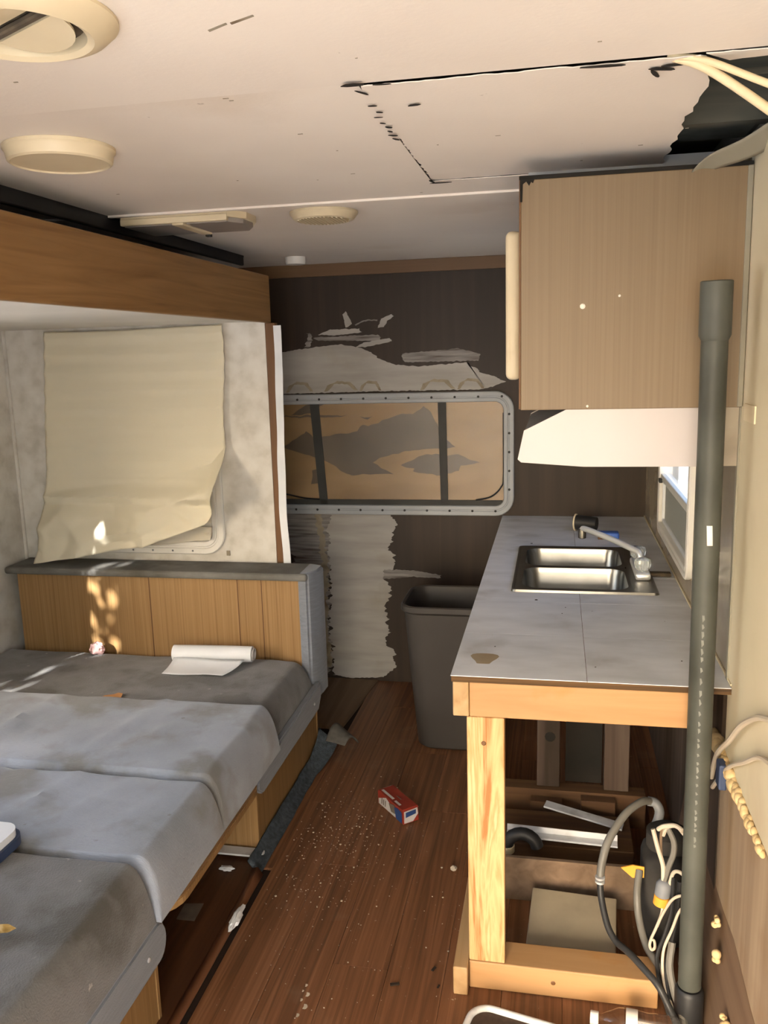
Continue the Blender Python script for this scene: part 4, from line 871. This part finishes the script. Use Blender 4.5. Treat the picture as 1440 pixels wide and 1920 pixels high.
tag(obj('paper_scrap', B().poly([(-1.585, 2.585, .402), (-1.505, 2.605, .402), (-1.515, 2.64, .404), (-1.535, 2.645, .404), (-1.545, 2.632, .403), (-1.575, 2.62, .402)], (0, 0, .0012)), 'orange', origin=(-1.55, 2.61, .40)), 'small tan card scrap on the far bench cushion', 'scrap')
lf = B()
lp_ = [(0, 0), (.03, .022), (.05, .024), (.075, .045), (.092, .05), (.085, .03), (.07, .012), (.075, -.005), (.06, -.02), (.04, -.018), (.02, -.022)]
for i, q in enumerate((lp_,)): lf.poly([(-1.155+a*.75, 1.345+c*.9, .434+.018*math.sin(a*38)+.01*abs(c)*20*.3) for a, c in q], (0, 0, .001))
tag(obj('dry_leaf', lf, 'leaf', origin=(-1.14, 1.36, .41)), 'curled dry leaf on the near bench cushion, at left edge', 'leaf')
ph = thing('white_case', 'white oblong case with dark blue rim at the left edge', 'case', (-1.33, 1.60, .42))
obj('rim', rr_prism(B(), -1.52, -1.262, 1.55, 1.70, .434, .456, .045), 'navy', ph, smooth=True); obj('lid', rr_prism(B(), -1.512, -1.270, 1.558, 1.692, .456, .474, .04), 'white_roll', ph, smooth=True)
obj('slot', B().box(-1.31, -1.285, 1.5755, 1.583, .4742, .4752), 'black', ph)

bx = thing('red_carton', 'small crushed red carton with white and blue print on the floor', 'carton', (-.535, 2.665, 0))
bA, bBv = Vector((-.612, 2.735, 0)), Vector((-.498, 2.605, 0)); ud = (bBv-bA).normalized(); vd = Vector((-ud.y, ud.x, 0)); Lb = (bBv-bA).length; Wb, Hb = .062, .052
def CP(u, v, z): p = bA+ud*(u*Lb)+vd*(v*Wb); return (p.x, p.y, z*Hb+.002)
b = B(); rg = [b.loop([CP(u, .0+j*.01, 0), CP(u, 1, 0), CP(u, 1-j*.03, 1-.04*j), CP(u, 0, 1-.1*j)]) for u, j in ((0, 1), (.03, 0), (.5, .6), (.97, 0), (1, 1))]
b.loft(rg); obj('carton_body', b, 'red', bx)
def pan(pts, m, off): obj('printed_panel', B().poly([CP(*p) for p in pts], off), m, bx)
vn = -vd*.0008
pan([(.04, -.004, .05), (.04, -.004, .42), (.34, -.004, .88), (.46, -.004, .72), (.70, -.004, .60), (.70, -.004, .05)], 'card_white', vn)
pan([(.46, -.02, .70), (.66, -.02, .88), (.78, -.02, .75), (.72, -.02, .30), (.55, -.02, .22)], 'card_grey', vn)
pan([(.68, -.035, .75), (.80, -.035, .88), (.97, -.035, .80), (.97, -.035, .05), (.76, -.035, .05)], 'card_blue', vn)
for u in (.16, .23, .30): pan([(u, -.03, .20), (u+.025, -.03, .22), (u+.045, -.03, .66), (u+.02, -.03, .64)], 'card_grey', vn)
for u0, u1, v0, v1 in ((.08, .52, .12, .27), (.60, .80, .10, .24), (.45, .62, .5, .56)): pan([(u0, v0, 1.01), (u1, v0, 1.01), (u1, v1, 1.01), (u0, v1, 1.01)], 'card_grey' if v0 > .3 else 'card_white', (0, 0, .0006))
pan([(1.004, .06, .06), (1.004, .62, .06), (1.004, .95, .5), (1.004, .90, .93), (1.004, .06, .88)], 'card_white', ud*.0008)
pan([(1.012, .15, .45), (1.012, .80, .55), (1.012, .80, .85), (1.012, .15, .80)], 'card_blue', ud*.0006)
pan([(-.004, .1, .70), (-.004, .9, .72), (-.004, .9, .96), (-.004, .1, .92)], 'card_white', -ud*.0008)

pb = thing('plastic_bottle', 'clear plastic bottle lying on its side at the bottom edge', 'bottle', (.14, 1.80, 0))
bd = Vector((.995, -.10, 0)); c0 = Vector((.098, 1.80, .036))
obj('bottle_body', B().lathe([(.012, .0), (.012, .018), (.018, .028), (.031, .055), (.033, .075), (.031, .09), (.033, .10), (.031, .12), (.033, .135), (.033, .19), (.028, .205), (.015, .208)], c0, 28, bd, caps=False), 'bottle', pb, smooth=True)
obj('cap', B().lathe([(.0145, -.008), (.0150, -.006), (.0150, .010), (.013, .011)], c0, 20, bd), 'white_plastic', pb, smooth=True)
obj('label_band', B().lathe([(.0335, .072), (.0335, .098)], c0, 28, bd, caps=False), 'label', pb, smooth=True)
sf_ = thing('screen_frame', 'white tubular frame with dark mesh at the bottom edge', 'screen', (-.06, 1.70, .05))
b = B(); lo = rrect(-.20, .10, 1.50, 1.775, .045, 8); Rz = Matrix.Rotation(-.22, 3, 'Z'); cc = Vector((-.05, 1.70, 0))
P3 = [Rz @ (Vector((a, c, .028))-cc)+cc for a, c in lo]; n = len(P3); rings = []
for i in range(n):
    dv = (P3[(i+1) % n]-P3[i-1]).normalized(); sv = dv.cross(Vector((0, 0, 1)))
    rings.append(b.loop([P3[i]+sv*.008*math.cos(t)+Vector((0, 0, .008*math.sin(t))) for t in [2*PI*k/10 for k in range(10)]]))
b.loft(rings+[rings[0]], caps=False); obj('tube_frame', b, 'white_metal', sf_, smooth=True)
b = B(); b.poly([p-Vector((0, 0, .006)) for p in P3], (0, 0, .002)); obj('mesh_panel', b, 'mesh', sf_)
for k in (8, 17, 26, 35): obj('foot', B().lathe([(.008, 0), (.008, .022)], (P3[k % n].x, P3[k % n].y, 0.001), 10), 'black', sf_)

# small litter on the floor
lt = B(); random.seed(5)
for k in range(520):
    if k < 380: x, y = random.gauss(-.70, .09), random.gauss(2.42, .22)
    else: x, y = random.uniform(-.86, -.25), random.uniform(1.5, 3.0)
    if not (-.85 < x < -.25): continue
    s = random.uniform(.0004, .0014)*(1 if random.random() < .93 else 1.8); a = random.random()*PI
    lt.box(x-s, x+s, y-s*random.uniform(.5, 1.6), y+s, .0008, .0008+s*.9, rot=Matrix.Rotation(a, 3, 'Z'))
o = obj('floor_crumbs', lt, 'debris', kind='stuff'); tag(o, 'pale crumbs and grit scattered over the wooden floor', 'crumbs')
dk = B()
for x, y, s in ((-.39, 1.87, .012), (-.30, 1.94, .009), (-.28, 1.88, .006), (-1.02, 1.86, .006)):
    dk.box(x-s, x+s, y-s*.4, y+s*.4, .0008, .004, .001, 1, Matrix.Rotation(.7+x*9, 3, 'Z'))
o = obj('dark_flakes', dk, 'debris_dark', kind='stuff'); tag(o, 'a few dark flakes on the wooden floor', 'flakes')
crumple('paper_wad', 'torn white paper bit on the floor strip by the dinette', 'paper', (-.875, 2.03, .020), .013, .05, .012, 'white_roll', 8, .5)
crumple('paper_wad', 'pale chip lying alone on the floor beside the pine post', 'paper', (-.30, 2.38, .006), .010, .012, .006, 'debris', 9)
tag(obj('paper_square', B().poly([(-1.055, 2.02, .0012), (-1.0, 2.02, .0012), (-1.005, 2.10, .0012), (-1.06, 2.09, .0012)], (0, 0, .0008)), 'card_grey', origin=(-1.03, 2.06, 0)), 'grey paper square on the dark floor under the table', 'paper')
crumple('paper_wad', 'small white paper bit by the metal bracket', 'paper', (-1.0, 2.27, .006), .022, .012, .006, 'white_roll', 10, .5)
sm_ = B()
for x, y, s in ((-.60, 1.80, .006), (-.612, 1.83, .004), (-.595, 1.76, .007), (-.61, 1.78, .004), (-.605, 1.73, .005), (-.615, 1.81, .003)):
    sm_.poly([(x+s*.7*math.cos(a)*(1+.4*math.sin(a*3+x*50)), y+s*1.6*math.sin(a)*(1+.3*math.cos(a*2)), .0012) for a in [2*PI*k/14 for k in range(14)]], (0, 0, .0004))
obj('dust_smear', sm_, 'debris', fl, kind='stuff')

# ---- daylight portals at the openings (guide the sky light, give none of their own)
portal((-.235, YF-.02, .98), (0, 1, 0), 1.22, 1.94)
portal((XR+.055, 2.895, 1.2), (-1, 0, 0), .77, .58)
portal((XL-.045, (SY0+SY1)/2, (SZ0+SZ1)/2), (1, 0, 0), SY1-SY0, SZ1-SZ0)
